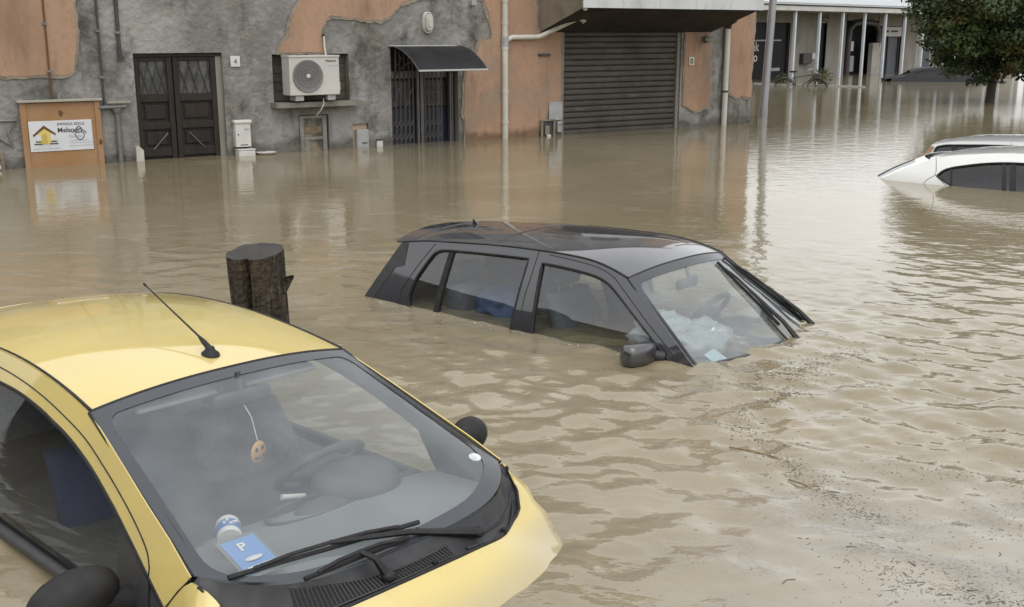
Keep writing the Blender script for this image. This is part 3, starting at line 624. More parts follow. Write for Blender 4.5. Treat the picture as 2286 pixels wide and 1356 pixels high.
# air conditioner
t = on_wall('air_conditioner', -3.65, .0, 1.11, 'white outdoor air conditioner unit on the ledge', 'air conditioner')
AX0, AX1, AY0, AY1, AZ0, AZ1 = -.39, .39, -.345, -.055, -.275, .285
MB().box(AX0, AX1, AY0, AY1, AZ0, AZ1, .012).build('casing', acm, t)
MB().box(AX0 - .006, AX1 + .006, AY0 - .012, AY1 + .004, AZ1 - .018, AZ1 + .008, .005).build('top_cover', acm, t)
MB().box(AX1 + .001, AX1 + .022, AY0 + .03, AY1 - .05, AZ0 + .05, AZ0 + .18, .006).build('valve_cover', acm, t)
FX = Matrix.Translation((-.11, AY0, .0)) @ STAND
MB().lathe([(.0, -.004), (.205, -.004), (.208, .006), (.0, .006)], 40, FX).build('fan_opening', acd, t, 30)
MB().lathe([(.205, .001), (.235, .001), (.232, .016), (.222, .02), (.207, .012)], 40, FX).build('shroud_ring', acg, t, 30)
b = MB()
for r_ in (.06, .11, .16): b.tube([(FX @ Vector((r_ * math.cos(q), r_ * math.sin(q), .018)))[:] for q in [2 * math.pi * i / 40 for i in range(40)]], .0028, 5, True)
b.build('grille_rings', acg, t, 60)
vane = None
for k in range(24):
    if vane is None:
        pts = [(r_ * math.cos(-1.0 * r_ / .2), r_ * math.sin(-1.0 * r_ / .2), 0) for r_ in np.linspace(.025, .215, 9)]
        vane = MB().tube(pts, .0036, 5).build('grille_vane', acg, t, 60); o = vane
    else: o = clone(vane, t)
    o.matrix_local = FX @ Matrix.Translation((0, 0, .016)) @ Matrix.Rotation(2 * math.pi * k / 24, 4, 'Z')
MB().lathe([(.0, .015), (.032, .015), (.03, .03), (.0, .034)], 20, FX).build('fan_hub', acm, t, 40)
text('Panasonic', .041, inkb, t, TX(.175, AY0 - .001, .20), off=.001, sx=1.0)
q = .215
for d in (.03, .018, .028, .02, .03): MB().box(q, q + d, AY0 - .0015, AY0 - .0002, .135, .155).build('small_print', inkg, t); q += d + .008
for x in (-.30, .20): MB().box(x, x + .13, AY0 + .03, AY1 - .03, AZ0 - .08, AZ0 - .001, .008).build('foot', greyb, t)
t = on_wall('condensate_hose', -3.5, .16, .7, 'thin pale drain hose hanging below the air conditioner', 'hose')
MB().tube([(.02, -.06, .08), (.0, -.12, .0), (-.05, -.10, -.10), (-.08, -.02, -.17)], .010, 6).build('hose', pipem, t, 60)
t = on_wall('refrigerant_line', -3.36, .05, 1.40, 'white insulated pipe rising from the air conditioner', 'pipe')
MB().tube([(.0, -.06, 0), (.0, -.02, .1), (.0, -.01, .27)], .016, 8).build('pipe', pipem, t, 60); MB().ball((0, .0, .29), .025, .03, .02).build('wall_seal', irond, t)
# awning
t = on_wall('door_awning', -1.66, .0, 1.5, 'curved smoked plastic awning over the barred doorway', 'awning')
arc = [(.0, .01), (-.15, .015), (-.33, -.01), (-.52, -.065), (-.70, -.15), (-.84, -.235), (-.95, -.32)]
arcs = smooth_poly(arc, 4, False); nA = len(arcs)
b = MB(); b.add([(-.60, y, z) for y, z in arcs] + [(.58, y, z) for y, z in arcs] + [(-.60, y, z - .008) for y, z in arcs] + [(.58, y, z - .008) for y, z in arcs],
    [(i, i + 1, i + 1 + nA, i + nA) for i in range(nA - 1)] + [(i + 2 * nA, i + 3 * nA, i + 1 + 3 * nA, i + 1 + 2 * nA) for i in range(nA - 1)]); b.build('canopy_sheet', awnm, t, 50)
for x in (-.605, .585): MB().tube([(x, y, z - .004) for y, z in arcs], .012, 6).build('edge_trim', irond, t, 60)
MB().box(-.61, .59, -.967, -.945, -.338, -.312, .004).build('front_bar', alum, t); MB().box(-.61, .59, -.02, .0, .01, .03, .004).build('wall_bar', alum, t)
for x in (-.5, .48):
    b = MB(); b.tube([(x, -.01, -.40), (x, -.35, -.25), (x, -.70, -.17)], .011, 6); b.tube([(x, -.01, -.40), (x, -.01, .0)], .011, 6); b.tube([(x, -.05, -.05), (x, -.2, -.17), (x, -.05, -.28)], .008, 6); b.build('bracket', irond, t, 60)
# drain pipes and cables
t = on_wall('drainpipe', -.175, .06, 0, 'cream plastic drainpipe down the pink wall with a branch', 'pipe')
MB().tube([(0, 0, -1), (0, 0, HT - .1)], .052, 12).build('downpipe', pipem, t, 60)
MB().tube([(.03, -.0, 1.60), (.12, -.02, 1.645), (.62, -.02, 1.65)], .042, 10).build('branch', pipem, t, 60)
MB().tube([(.60, -.02, 1.65), (.68, -.06, 1.665), (1.05, -.45, 1.92), (1.10, -.50, 1.95), (1.16, -.55, 1.93), (1.19, -.57, 1.885)], .042, 10).build('branch_outlet', pipem, t, 60)
for z in (.25, .75, 1.45, 1.85, 2.2): MB().tube([(0, 0, z), (0, 0, z + .06)], .060, 12).build('socket', pipem, t, 60)
MB().tube([(0, 0, 1.50), (0, 0, 1.66)], .063, 12).build('tee', greyb, t, 60)
t = on_wall('rain_pipe', 4.775, .07, 0, 'white rain pipe at the right end of the pink house', 'pipe')
MB().tube([(0, 0, -1), (.0, 0, 1.82)], .055, 12).build('downpipe', pipem, t, 60); MB().tube([(0, 0, 1.80), (.0, -.02, 1.90), (.02, -.15, 1.96)], .065, 12).build('hopper_bend', soffit, t, 60); MB().tube([(0, 0, .62), (0, 0, .66)], .06, 12).build('clip', irond, t, 60)
t = on_wall('pipe_stub', 4.22, .08, 1.60, 'short white pipe stub under the canopy right of the shutter', 'pipe')
MB().tube([(0, .02, 0), (0, -.12, 0), (.05, -.16, -.02)], .045, 10).build('stub', pipem, t, 60); MB().lathe([(.0, 0), (.07, 0), (.07, .03), (.0, .03)], 16, STAND).build('flange', irond, t, 40)
for s, z0, z1, r_, lab in ((-7.22, .87, HT, .012, 'thin brown cable running down the pink wall to the hatch'), (-6.565, .78, HT, .016, 'dark conduit left of the wooden door, nearer the hatch'), (-6.31, 1.36, HT, .026, 'thick black conduit ending above the left of the wooden door')):
    t = on_wall('wall_cable', s, .03, z0, lab, 'cable')
    MB().tube([(-.0, 0, 0), (.01, -.002, (z1 - z0) * .4), (-.01, 0, z1 - z0)], r_, 7).build('cable', irond if r_ > .013 else signbr, t, 60)
    for q in (.35, .95, 1.8): MB().box(-r_ - .014, r_ + .014, -r_ - .006, .025, q, q + .03).build('clip', pipeg, t)
t = on_wall('service_pipe', -6.45, .05, 0, 'grey service pipe with elbow between the hatch and wooden door', 'pipe')
MB().tube([(.04, 0, -1), (.04, 0, .70)], .032, 9).build('riser', pipeg, t, 60); MB().tube([(-.20, 0, .745), (.16, 0, .75)], .026, 9).build('cross_pipe', pipeg, t, 60); MB().lathe([(.04, 0), (.06, .05), (.06, .07)], 12, Matrix.Translation((.04, 0, .66))).build('collar', pipeg, t, 50)
MB().box(-.08, .22, -.03, .02, .80, .825).build('ledge', M('ledge2', (.26, .24, .2), .7), t)
# meter boxes left of the shutter
t = on_wall('steel_plate', .87, .03, .42, 'square grey steel plate left of the roller shutter', 'plate'); MB().box(-.14, .14, -.012, 0, -.155, .155, .004).build('plate', greyb, t)
for x, z in ((-.12, -.13), (.12, -.13), (-.12, .13), (.12, .13)): MB().ball((x, -.013, z), .009, .005, .009, 8, 5).build('bolt', pipeg, t)
t = on_wall('meter_box', .69, .03, .0, 'dark open meter box at the water line by the shutter', 'box')
MB().box(-.14, .14, -.02, .0, -.2, .25, .004).build('back', irond, t); MB().box(-.145, -.11, -.05, -.021, -.2, .26).build('frame', canopys, t); MB().box(.11, .145, -.05, -.021, -.2, .26).build('frame', canopys, t); MB().box(-.145, .145, -.055, -.021, .262, .285).build('frame', canopys, t)
MB().box(-.06, .03, -.05, -.022, .02, .18, .01).build('meter', canopys, t); MB().box(-.03, .05, -.06, -.03, -.02, .03, .006).build('tag', whitep, t)
t = on_wall('letter_tray', .93, .03, .14, 'narrow pale letter box beside the dark meter box', 'box'); MB().box(-.04, .04, -.05, 0, -.08, .10, .008).build('casing', greyb, t); MB().box(-.03, .03, -.054, -.0505, .04, .055).build('slot', inkb, t)
t = on_wall('wall_bracket', .62, .03, 1.36, 'short black iron bracket on the pink pilaster', 'bracket'); MB().box(-.12, .12, -.03, 0, -.02, .02, .004).build('bracket_bar', irond, t); MB().ball((-.1, -.03, 0), .015, .01, .015).build('bolt', irond, t)
t = on_wall('drain_box', -7.98, .0, .0, 'dark drain box with a white label at the far left', 'box')
MB().box(-.25, .10, -.10, .0, -.3, .24, .01).build('casing', canopys, t); MB().box(-.05, .05, -.108, -.101, .02, .06).build('label', whitep, t); MB().tube([(-.06, -.11, .14), (.05, -.11, .14)], .02, 6).build('handle', irond, t)

# ------------------------------------------------------------------ cars
def car_surfaces(cfg):
    ze = spline(*zip(*cfg['gutter'])); ys = cfg['ys']
    yg = lambda x: ys(x, ze(x)) - cfg.get('in', 0.0)
    return ze, ys, yg
def glass_uv(T, B, bul):
    def f(u, v):
        a = Vector(T(u)); b_ = Vector(B(u)); p_ = a.lerp(b_, v); p_ += Vector((.35, 0, .94)) * bul * 4 * v * (1 - v) * (1 - u * u); return p_
    return f
def add_car(root, cfg):
    ze, ys, yg = car_surfaces(cfg); paint = cfg['paint']; x1 = cfg['front']; x0 = cfg['rear']
    # roof
    bow, cr = cfg['bow'], cfg['crown']
    def roofmap(x, t, lift=0):
        s_ = max(0, min(1, (x - x0) / (x1 - x0))); xx = x + bow * (1 - t * t) * s_ ** 6 - cfg.get('rbow', .06) * (1 - t * t) * (1 - s_) ** 6
        return (xx, t * yg(x), ze(x) + cr * (1 - abs(t) ** 2.3) + lift)
    rr = resample([(x0, -1), (x1, -1), (x1, 1), (x0, 1)], .05)
    if 'noroof' not in cfg:
        sheet('roof', rr, [], roofmap, .07, paint, root, thick=.006, out=(0, 0, 1), smooth=60)
        sheet('roof_lining', resample([(x0 + .03, -.97), (x1 - .03, -.97), (x1 - .03, .97), (x0 + .03, .97)], .1), [], lambda x, t: roofmap(x, t, -.035), .12, liner, root, out=(0, 0, -1), smooth=60)
    cfg['roofmap'] = roofmap
    # sides
    top = [(x, ze(x) - .004) for x in np.linspace(x0, x1, 26)]
    outline = resample(top + cfg['front_edge'] + cfg['bottom'] + cfg['rear_edge'], .05)
    for sd_ in (-1, 1):
        smap = lambda x, z, d=0.0: (x, sd_ * (ys(x, z) - d), z)
        hl = [resample(h, .025) for h in cfg['holes']]
        sp = sheet('body_side', outline, hl, smap, .06, paint, root, thick=.004, out=(0, sd_, 0), smooth=55)
        sheet('side_lining', outline, hl, lambda x, z: smap(x, z, .035), .12, cfg.get('card', carddk), root, out=(0, -sd_, 0), smooth=60)
        for h, gm in zip(cfg['holes'], cfg['glass']):
            MB().tube([smap(x, z, .006) for x, z in resample(h, .03)], cfg.get('seal', .011), 6, True).build('window_seal', rub, sp, 60)
            if gm: sheet('side_window', resample(h, .04), [], lambda x, z: smap(x, z, .014), .09, gm, root, out=(0, sd_, 0), smooth=60)
        for sm_ in cfg['seams']:
            MB().tube([smap(x, z, .0005) for x, z in smooth_poly(sm_, 5, False)], .0032, 5).build('panel_gap', rub, sp, 60)
        for br in cfg.get('bars', ()):
            (xa, za), (xb, zb_), wd_ = br; k = 8
            v = []; 
            for i in range(k + 1):
                x_ = xa + (xb - xa) * i / k; z_ = za + (zb_ - za) * i / k
                v += [smap(x_ - wd_, z_, .002), smap(x_ + wd_, z_, .002), smap(x_ + wd_, z_, .03), smap(x_ - wd_, z_, .03)]
            f = []
            for i in range(k):
                for j in range(4): f.append((4 * i + j, 4 * i + (j + 1) % 4, 4 * i + 4 + (j + 1) % 4, 4 * i + 4 + j))
            mesh_obj('window_bar', v, f, rub, root)
        gt = [(x, sd_ * (yg(x) + cfg.get('gty', .004)), ze(x) + .001) for x in np.linspace(x0 + .02, x1, 30)]
        gr = cfg['gutr']; MB().tube(gt, [gr[0] + (gr[1] - gr[0]) * (i / 29) ** 2 for i in range(30)], 6).build('roof_trim', cfg.get('gutm', rub), root, 60)
    # windscreen
    if 'wsB' in cfg:
        T = lambda u: Vector(roofmap(x1, u)) + Vector((.004, 0, -.006)); Bf = cfg['wsB']; ws = glass_uv(T, Bf, cfg['wsbul']); cfg['ws'] = ws
        full = resample([(-1, 0), (1, 0), (1, 1), (-1, 1)], .06)
        wsg = sheet('windscreen', full, [], lambda u, v: ws(u, v) + Vector((0, 0, .0)), .09, cfg['wsm'], root, out=(.4, 0, 1), smooth=60)
        fi = fillet(cfg['clear'], .09, 5)
        sheet('frit_band', full, [resample(fi, .05)], lambda u, v: ws(u, v) + Vector((.001, 0, .0025)), .07, frit, wsg, out=(.4, 0, 1), smooth=60)
        MB().tube([ws(u, -.004) + Vector((0, 0, .002)) for u in np.linspace(-1, 1, 24)], .005, 6).build('screen_gasket', rub, wsg, 60)
        for u in (-1, 1): MB().tube([ws(u * 1.002, v) for v in np.linspace(0, 1, 16)], .006, 6).build('screen_gasket', rub, wsg, 60)
    # tailgate
    hz = spline([z for x, z in cfg['hatch']][::-1] if cfg['hatch'][0][1] > cfg['hatch'][-1][1] else [z for x, z in cfg['hatch']], [x for x, z in cfg['hatch']][::-1] if cfg['hatch'][0][1] > cfg['hatch'][-1][1] else [x for x, z in cfg['hatch']])
    zt, zb = cfg['hatch'][0][1], cfg['hatch'][-1][1]; tb = cfg.get('tbow', .07)
    hm = lambda t, z, d=0: (hz(z) - tb * (1 - t * t) + d, t * (ys(hz(z), z) - .002), z + cr * (1 - abs(t) ** 2.3) * max(0, (z - zb) / (zt - zb)) ** 3)
    gl = fillet([(-.84, zt - .05), (.84, zt - .05), (.86, cfg['rw']), (-.86, cfg['rw'])], .08, 4)
    full = resample([(-1, zb), (1, zb), (1, zt), (-1, zt)], .06)
    hp_ = sheet('tailgate', full, [resample(gl, .05)], hm, .08, cfg.get('tail', paint), root, thick=.004, out=(-1, 0, .2), smooth=60)
    sheet('rear_window', resample(gl, .06), [], lambda t, z: hm(t, z, .004), .1, cfg.get('rglass', sglass), root, out=(-1, 0, .2), smooth=60)

def seat(root, x, y, zb, h, mat, hr=True):
    s_ = empty('seat'); s_.parent = root; s_.location = (x, y, zb)
    b = MB(); pts = []
    for k in range(9):
        t = k / 8; xx = -.03 - .16 * t + .03 * math.sin(t * 3); wd = .235 - .03 * t; th = .075 - .02 * t
        pts.append((xx, wd, th, h * t))
    v = []; f = []; n_ = 16
    for xx, wd, th, z in pts:
        for i in range(n_):
            a = 2 * math.pi * i / n_; v.append((xx + th * math.copysign(abs(math.sin(a)) ** .6, math.sin(a)), wd * math.copysign(abs(math.cos(a)) ** .5, math.cos(a)), z))
    for k in range(8):
        for i in range(n_): f.append((k * n_ + i, k * n_ + (i + 1) % n_, (k + 1) * n_ + (i + 1) % n_, (k + 1) * n_ + i))
    f.append(tuple(8 * n_ + i for i in range(n_))); b.add(v, f); b.build('backrest', mat, s_, 50)
    MB().box(-.05, .42, -.24, .24, -.16, -.02, .05).build('cushion', mat, s_, 50)
    if hr:
        MB().box(-.24, -.15, -.125, .125, h + .025, h + .17, .035).build('headrest', mat, s_, 60)
        for q in (-.06, .06): MB().tube([(-.185, q, h - .03), (-.195, q, h + .04)], .006, 6).build('headrest_post', alum, s_)
    return s_
def steering(root, c, rad, tilt, mat, name='steering_wheel'):
    s_ = empty(name); s_.parent = root; s_.location = c; s_.rotation_euler = (0, tilt, 0)
    MB().tube([(rad * math.cos(a), rad * math.sin(a), 0) for a in [2 * math.pi * i / 36 for i in range(36)]], .0165, 8, True).build('rim', mat, s_, 60)
    MB().lathe([(.0, -.05), (.055, -.045), (.065, -.01), (.05, .01), (.0, .015)], 18).build('hub', mat, s_, 50)
    for a in (R(90), R(-90), R(180)):
        MB().tube([(.05 * math.cos(a), .05 * math.sin(a), -.02), (.11 * math.cos(a), .11 * math.sin(a), -.012), ((rad - .01) * math.cos(a), (rad - .01) * math.sin(a), 0)], [.028, .022, .016], 8).build('spoke', mat, s_, 60)
    MB().tube([(0, 0, -.04), (.0, 0, -.26)], .035, 10).build('column', mat, s_, 60)
    return s_
def wiper(root, a, b_, piv, up, mat=rub, w_=.006):
    s_ = empty('wiper'); s_.parent = root
    A, B_, Pv = Vector(a), Vector(b_), Vector(piv); U = Vector(up)
    mid = A.lerp(B_, .5) + U * .022
    MB().tube([A, A.lerp(B_, .5), B_], w_, 6).build('blade', mat, s_, 60)
    MB().tube([A.lerp(B_, .12) + U * .006, A.lerp(B_, .3) + U * .02, mid, A.lerp(B_, .7) + U * .02, B_.lerp(A, .12) + U * .006], w_ * .8, 6).build('bow_frame', mat, s_, 60)
    MB().tube([mid, mid.lerp(Pv, .5) + U * .02, Pv], [w_, w_ * 1.3, w_ * 2.2], 6).build('arm', mat, s_, 60)
    MB().ball(Pv[:], .022, .022, .018, 10, 6).build('pivot', mat, s_, 60)
    return s_

# ---- yellow city car
YP = (-1.034, 3.745); YW = -.776
ycar = empty('yellow_car', (*YP, 0), YW, label='yellow small hatchback half sunk in the near left foreground', cat='car')
def y_ys(x, z):
    t = (z - .06) / .5
    return .655 - .155 * (t ** 1.3 if t > 0 else t * .35) - .05 * max(0, -.9 - x) ** 2
gut = [(-1.9, .40), (-1.5, .505), (-1.2, .553), (-.9, .580), (-.6, .590), (-.38, .583), (-.2, .569), (-.07, .554), (.03, .540)]
ywin = [(-.80, .478), (-.654, .484), (-.478, .484), (-.303, .471), (-.197, .457), (-.04, .433), (.141, .387), (.316, .324), (.352, .309), (.489, .248), (.692, .150)]
yhole = smooth_poly(ywin, 4, False) + [(.70, .06), (.45, .048), (-.20, .03), (-.84, .02)]
qhole = fillet([(-.93, .02), (-.90, .47), (-1.15, .46), (-1.42, .40), (-1.56, .25), (-1.60, .05)], .06)
ycfg = dict(gutter=gut, ys=y_ys, paint=yel, front=.03, rear=-1.86, bow=.02, crown=.045, gutr=(.003, .0065), gty=-.006,
    front_edge=[(.055, .531), (.187, .490), (.349, .435), (.51, .379), (.657, .330), (.80, .272), (.755, .215), (.69, .150)],
    bottom=[(.72, -.3), (-2.0, -.3)], rear_edge=[(-2.02, .05), (-1.97, .22)], holes=[yhole, qhole], glass=[yglass, yglass],
    seams=[[(-.90, .53), (-.687, .533), (-.509, .529), (-.333, .517), (-.159, .496), (.046, .462), (.226, .409), (.372, .357), (.485, .308), (.554, .269), (.583, .237), (.592, .208), (.615, .10), (.62, -.2)], [(-.865, .52), (-.87, .2), (-.86, -.2)]],
    hatch=[(-1.86, .412), (-1.97, .22), (-2.02, .05), (-2.02, -.3)], rw=.12, wsm=wglass, wsbul=.012, seal=.010,
    wsB=lambda u: (.795 + .205 * (1 - abs(u) ** 4.5), .592 * u, .268 - .045 * (1 - u * u)),
    clear=[(-.93, .055), (.93, .055), (.94, .90), (.55, .945), (0, .96), (-.55, .97), (-.94, .972)])
add_car(ycar, ycfg); yws = ycfg['ws']
# bonnet and wings in one pressing, falling into the water
def hoodz(x, y):
    rp = max(0, min(1, (x - .84) / .22)); rp = rp * rp * (3 - 2 * rp)
    z = .205 - .35 * (x - 1) - 1.5 * max(0, x - 1.02) ** 2 - .43 * y * y * rp - .9 * max(0, abs(y) - .58) ** 1.2 * (1 - rp)
    q = abs(y) - .05 * max(0, min(1, (x - .80) / .2)); sd = .06 + .5 * (max(0, .655 - q) / .155) ** .77 - 8 * max(0, q - .655)
    return min(z, sd + .004)
hx = spline([-.62, -.60, -.57, -.5, -.4, -.3, -.15, 0, .15, .3, .4, .5, .57, .60, .62], [.76, .835, .915, .975, 1.025, 1.055, 1.08, 1.088, 1.08, 1.055, 1.025, .975, .915, .835, .76])
edge = [(hx(y), y) for y in np.linspace(-.60, .60, 41)]
hood = sheet('bonnet', resample([(.69, -.640), (.755, -.622)] + edge + [(.755, .622), (.69, .640), (.67, .70), (.9, .76), (1.3, .74), (1.65, .5), (1.75, 0), (1.65, -.5), (1.3, -.74), (.9, -.76), (.67, -.70)], .025), [], lambda x, y: (x, y, hoodz(x, y)), .04, yel, ycar, thick=.005, out=(.3, 0, 1), smooth=60)
for s_ in (-1, 1): MB().tube([(x, s_ * y, hoodz(x, y) + .001) for x, y in ((.80, .605), (.755, .622), (.70, .640), (.66, .654))], .003, 5).build('panel_gap', rub, hood, 60)
MB().tube([(x - .002, y, hoodz(x, y) + .0) for x, y in edge], .006, 6).build('bonnet_seal', rub, hood, 60)
# scuttle panel between glass and bonnet
gx_ = lambda y: yws(max(-1, min(1, y / .592)), 1.0)
def cowlz(x, y):
    g = gx_(y); t = max(0, min(1, (x - g.x) / max(.02, hx(y) - g.x))); return g.z + (hoodz(hx(y), y) - .012 - g.z) * t - .03 * math.sin(math.pi * min(1, t * 1.1)) * (1 - .5 * t)
cedge = [(hx(y) - .006, y) for y in np.linspace(-.595, .595, 41)]
cback = [(gx_(y).x + .002, y) for y in np.linspace(.585, -.585, 31)]
cowl = sheet('scuttle_panel', resample(cedge + cback, .03), [], lambda x, y: (x, y, cowlz(x, y)), .03, trim, ycar, out=(.2, 0, 1), smooth=50)
mesh_ = empty('air_grille'); mesh_.parent = ycar
gy_ = np.linspace(-.40, .14, 60)
MB().add([(hx(y) - .052, y, cowlz(hx(y) - .052, y) + .006) for y in gy_] + [(hx(y) - .012, y, cowlz(hx(y) - .012, y) + .008) for y in gy_], [(i, i + 60, i + 61, i + 1) for i in range(59)]).build('grille_bed', blackm, mesh_, 60)
b = MB()
for y in np.arange(-.395, .14, .0125): b.tube([(hx(y) - .053, y, cowlz(hx(y) - .053, y) + .010), (hx(y) - .010, y + .004, cowlz(hx(y) - .010, y) + .012)], .0024, 4)
for d in (.053, .032, .011): b.tube([(hx(y) - d, y, cowlz(hx(y) - d, y) + .010) for y in np.linspace(-.405, .145, 30)], .0028, 4)
tag(b.build('grille_mesh', trim, mesh_, 60), kind='stuff')
for x, y in ((1.075, .05), (1.02, .40)): MB().tube([(x, y, cowlz(x, y)), (x, y, cowlz(x, y) + .02)], .010, 8).build('washer_jet', rub, ycar)
for k, d in enumerate((.03, .055)): MB().tube([(gx_(y).x + d, y, cowlz(gx_(y).x + d, y) + .004) for y in np.linspace(.30 - .1 * k, .54, 14)], .006, 6).build('scuttle_rib', trim, ycar, 60)
# wipers parked one over the other
def wsp(u, v, d=.012): return yws(u, v) + Vector((.35, 0, .94)) * d
wiper(ycar, wsp(-.90, 1.0, .014), wsp(.15, .95, .014), (1.035, .27, cowlz(1.035, .27) + .03), (.3, 0, .95), rub, .0075)
wiper(ycar, wsp(-.62, 1.02, .02), wsp(.02, .99, .02), (1.06, -.12, cowlz(1.06, -.12) + .03), (.3, 0, .95), rub, .0075)
# door mirrors, belt strips, sail panels, aerial, door handle
for s_ in (-1, 1):
    mr_ = empty('door_mirror'); mr_.parent = ycar
    b = MB(); b.ball((0, 0, 0), .075, .135, .085, 22, 14); o = b.build('shell', mirm, mr_, 60)
    o.location = (.475, s_ * .80, .155) if s_ < 0 else (.47, .765, .235); o.rotation_euler = (s_ * R(-12), 0, s_ * R(8)); o.scale = (1, 1, 1) if s_ < 0 else (.8, .62, .8)
    MB().tube([(.50, s_ * .62, .10), (.495, s_ * .70, .12), (.49, s_ * .75, .14)], [.045, .04, .04], 8).build('arm', mirm, mr_, 60)
    sl = resample(smooth_poly([(.372, .300), (.489, .243), (.60, .19), (.692, .146)], 3, False) + [(.70, .055), (.45, .045), (.402, .166), (.38, .234)], .03)
    sheet('sail_panel', sl, [], lambda x, z: (x, s_ * (y_ys(x, z) - .004), z), .05, trim, ycar, thick=.01, out=(0, s_, 0))
    pts = [(x, s_ * (y_ys(x, .03) + .006), .012 + .035 * (x + .84) / 1.3) for x in np.linspace(-.84, .44, 20)]
    MB().tube(pts, .021, 8).build('belt_strip', trim, ycar, 60)
hd = empty('door_handle'); hd.parent = ycar; MB().ball((-.62, -.675, -.02), .06, .03, .05).build('handle_shell', mirm, hd, 60); MB().box(-.68, -.54, -.70, -.67, -.03, -.005, .008).build('pull', trim, hd)
ae = empty('aerial'); ae.parent = ycar
MB().lathe([(.0, -.002), (.033, .0), (.030, .012), (.018, .022), (.014, .035), (.0, .038)], 16, Matrix.Translation((-.075, 0, .596)) @ Matrix.Diagonal((1.25, 1, 1, 1))).build('base', rub, ae, 50)
MB().tube([(-.075, 0, .622), (-.12, .002, .640), (-.16, .004, .655), (-.56, .018, .775)], [.012, .010, .004, .0028], 7).build('mast', rub, ae, 60)
MB().tube([(-.56, .018, .775), (-.575, .0185, .7795)], .005, 7).build('tip', rub, ae, 60)
# cabin
dz = lambda x, y: .155 + .05 * min(1, max(0, (x - .42) / .4)) - .02 * (y / .6) ** 2
dout = resample([(.40, -.58), (.36, -.2), (.40, 0), (.42, .1), (.46, .58), (.80, .56), (.93, .45), (.985, .15), (.99, 0), (.985, -.15), (.93, -.45), (.80, -.56)], .05)
sheet('dashboard', dout, [], lambda x, y: (x, y, dz(x, y) + (.0 if x > .45 else -.25 * (.45 - x))), .06, dashm, ycar, thick=.05, out=(0, 0, 1), smooth=60)
MB().box(.37, .42, -.57, .57, -.12, .135, .02).build('dash_front', dashd, ycar)
pod = MB(); pod.ball((.40, .27, .165), .15, .17, .085, 22, 12); pod.build('instrument_cowl', dashd, ycar, 60)
ovl = MB(); ovl.ball((.47, .09, .158), .055, .13, .024, 22, 10); o = ovl.build('clock_pod', dashd, ycar, 60)
MB().tube([(.46 + .075 * math.cos(a), .05 + .19 * math.sin(a), .166) for a in [2 * math.pi * i / 30 for i in range(30)]], .007, 6, True).build('dash_moulding', dashd, ycar, 60)
steering(ycar, (.20, .26, .175), .165, R(-42), dashd); MB().tube([(.30, .12, .13), (.29, .03, .15)], .011, 8).build('stalk', whitep, ycar, 60)
for y in (-.28, .28): seat(ycar, -.25, y, -.06, .31, seatb if y < 0 else seatm)
im = empty('rear_view_mirror'); im.parent = ycar; MB().box(.10, .14, -.115, .115, .455, .515, .018).build('mirror_case', dashd, im, 60); MB().tube([(.12, 0, .50), (.10, 0, .575)], .010, 8).build('mirror_stem', dashd, im)
for y in (-.25, .24):
    vz = empty('sun_visor'); vz.parent = ycar; o = MB().box(-.155, .0, -.15, .15, -.009, .009, .008).build('visor_pad', liner, vz, 60); o.location = (.07, y * .85, .505); o.rotation_euler = (0, R(8), 0)
sheet('parcel_shelf', resample([(-1.85, -.55), (-1.4, -.58), (-1.4, .58), (-1.85, .55)], .15), [], lambda x, y: (x, y, .07), .2, carddk, ycar)
MB().box(-1.42, -1.28, -.55, .55, -.3, .22, .04).build('rear_bench', seatm, ycar, 60)
MB().box(-1.9, .75, -.60, .60, .018, .03).build('cabin_dark_sheet', carddk, ycar)  # dark sheet added over the bright water to keep the cabin dark
def in_car(root, P, yaw_, name, loc, label, cat):
    a = Matrix.Translation((*P, 0)) @ Matrix.Rotation(yaw_, 4, 'Z'); return empty(name, (a @ Vector(loc))[:], yaw_, label=label, cat=cat)
# things inside the yellow car
t = in_car(ycar, YP, YW, 'air_freshener', (.205, .0, .305), 'orange smiley face air freshener hanging inside the yellow car windscreen', 'air freshener')
smo = M('smile_orange', (.46, .27, .11), .5)
FAC = Matrix.Rotation(R(20), 4, 'Z') @ Matrix.Rotation(R(90), 4, 'Y')
MB().lathe([(.0, -.006), (.036, -.005), (.040, 0), (.036, .005), (.0, .006)], 26, FAC).build('disc', smo, t, 50)
for y in (-.016, .016):
    q = FAC @ Vector((-.013, y, .0065)); MB().ball(q[:], .004, .0065, .0085, 10, 6).build('eye', inkb, t)
MB().tube([(FAC @ Vector((.010 + .012 * math.sin(a), .024 * math.cos(a), .0065)))[:] for a in np.linspace(.1, 3.04, 10)], .0032, 5).build('mouth', inkb, t)
MB().tube([(0, 0, .042), (-.03, 0, .12), (-.085, 0, .165)], .0018, 5).build('string', whitep, t)
t = in_car(ycar, YP, YW, 'tin', (.545, -.33, .225), 'white and blue cylindrical tin lying on the yellow car dashboard', 'tin')
TM = Matrix.Rotation(R(62), 4, 'Z') @ Matrix.Rotation(R(90), 4, 'X')
blue_ = M('print_blue', (.06, .15, .36), .4); pblue = M('pass_blue', (.10, .20, .42), .45)
MB().lathe([(.0, -.055), (.037, -.055), (.039, -.05), (.039, -.026)], 24, TM).build('base', whitep, t, 40); MB().lathe([(.0385, -.026), (.0385, .03)], 24, TM).build('wrap', blue_, t, 40); MB().lathe([(.039, .03), (.039, .05), (.037, .056), (.0, .056)], 24, TM).build('lid', whitep, t, 40)
b = MB()
for k in range(5): a = .9 + .25 * k; b.ball((TM @ Vector((.0392 * math.cos(a), .0392 * math.sin(a), -.01 + .012 * (k % 3))))[:], .006, .006, .006, 6, 4)
b.build('print', whitep, t)
t = in_car(ycar, YP, YW, 'parking_disc', (.765, -.392, .252), 'blue parking disc card behind the yellow car windscreen', 'card')
PT = Matrix.Rotation(R(-2), 4, 'Z') @ Matrix.Rotation(R(14), 4, 'Y')
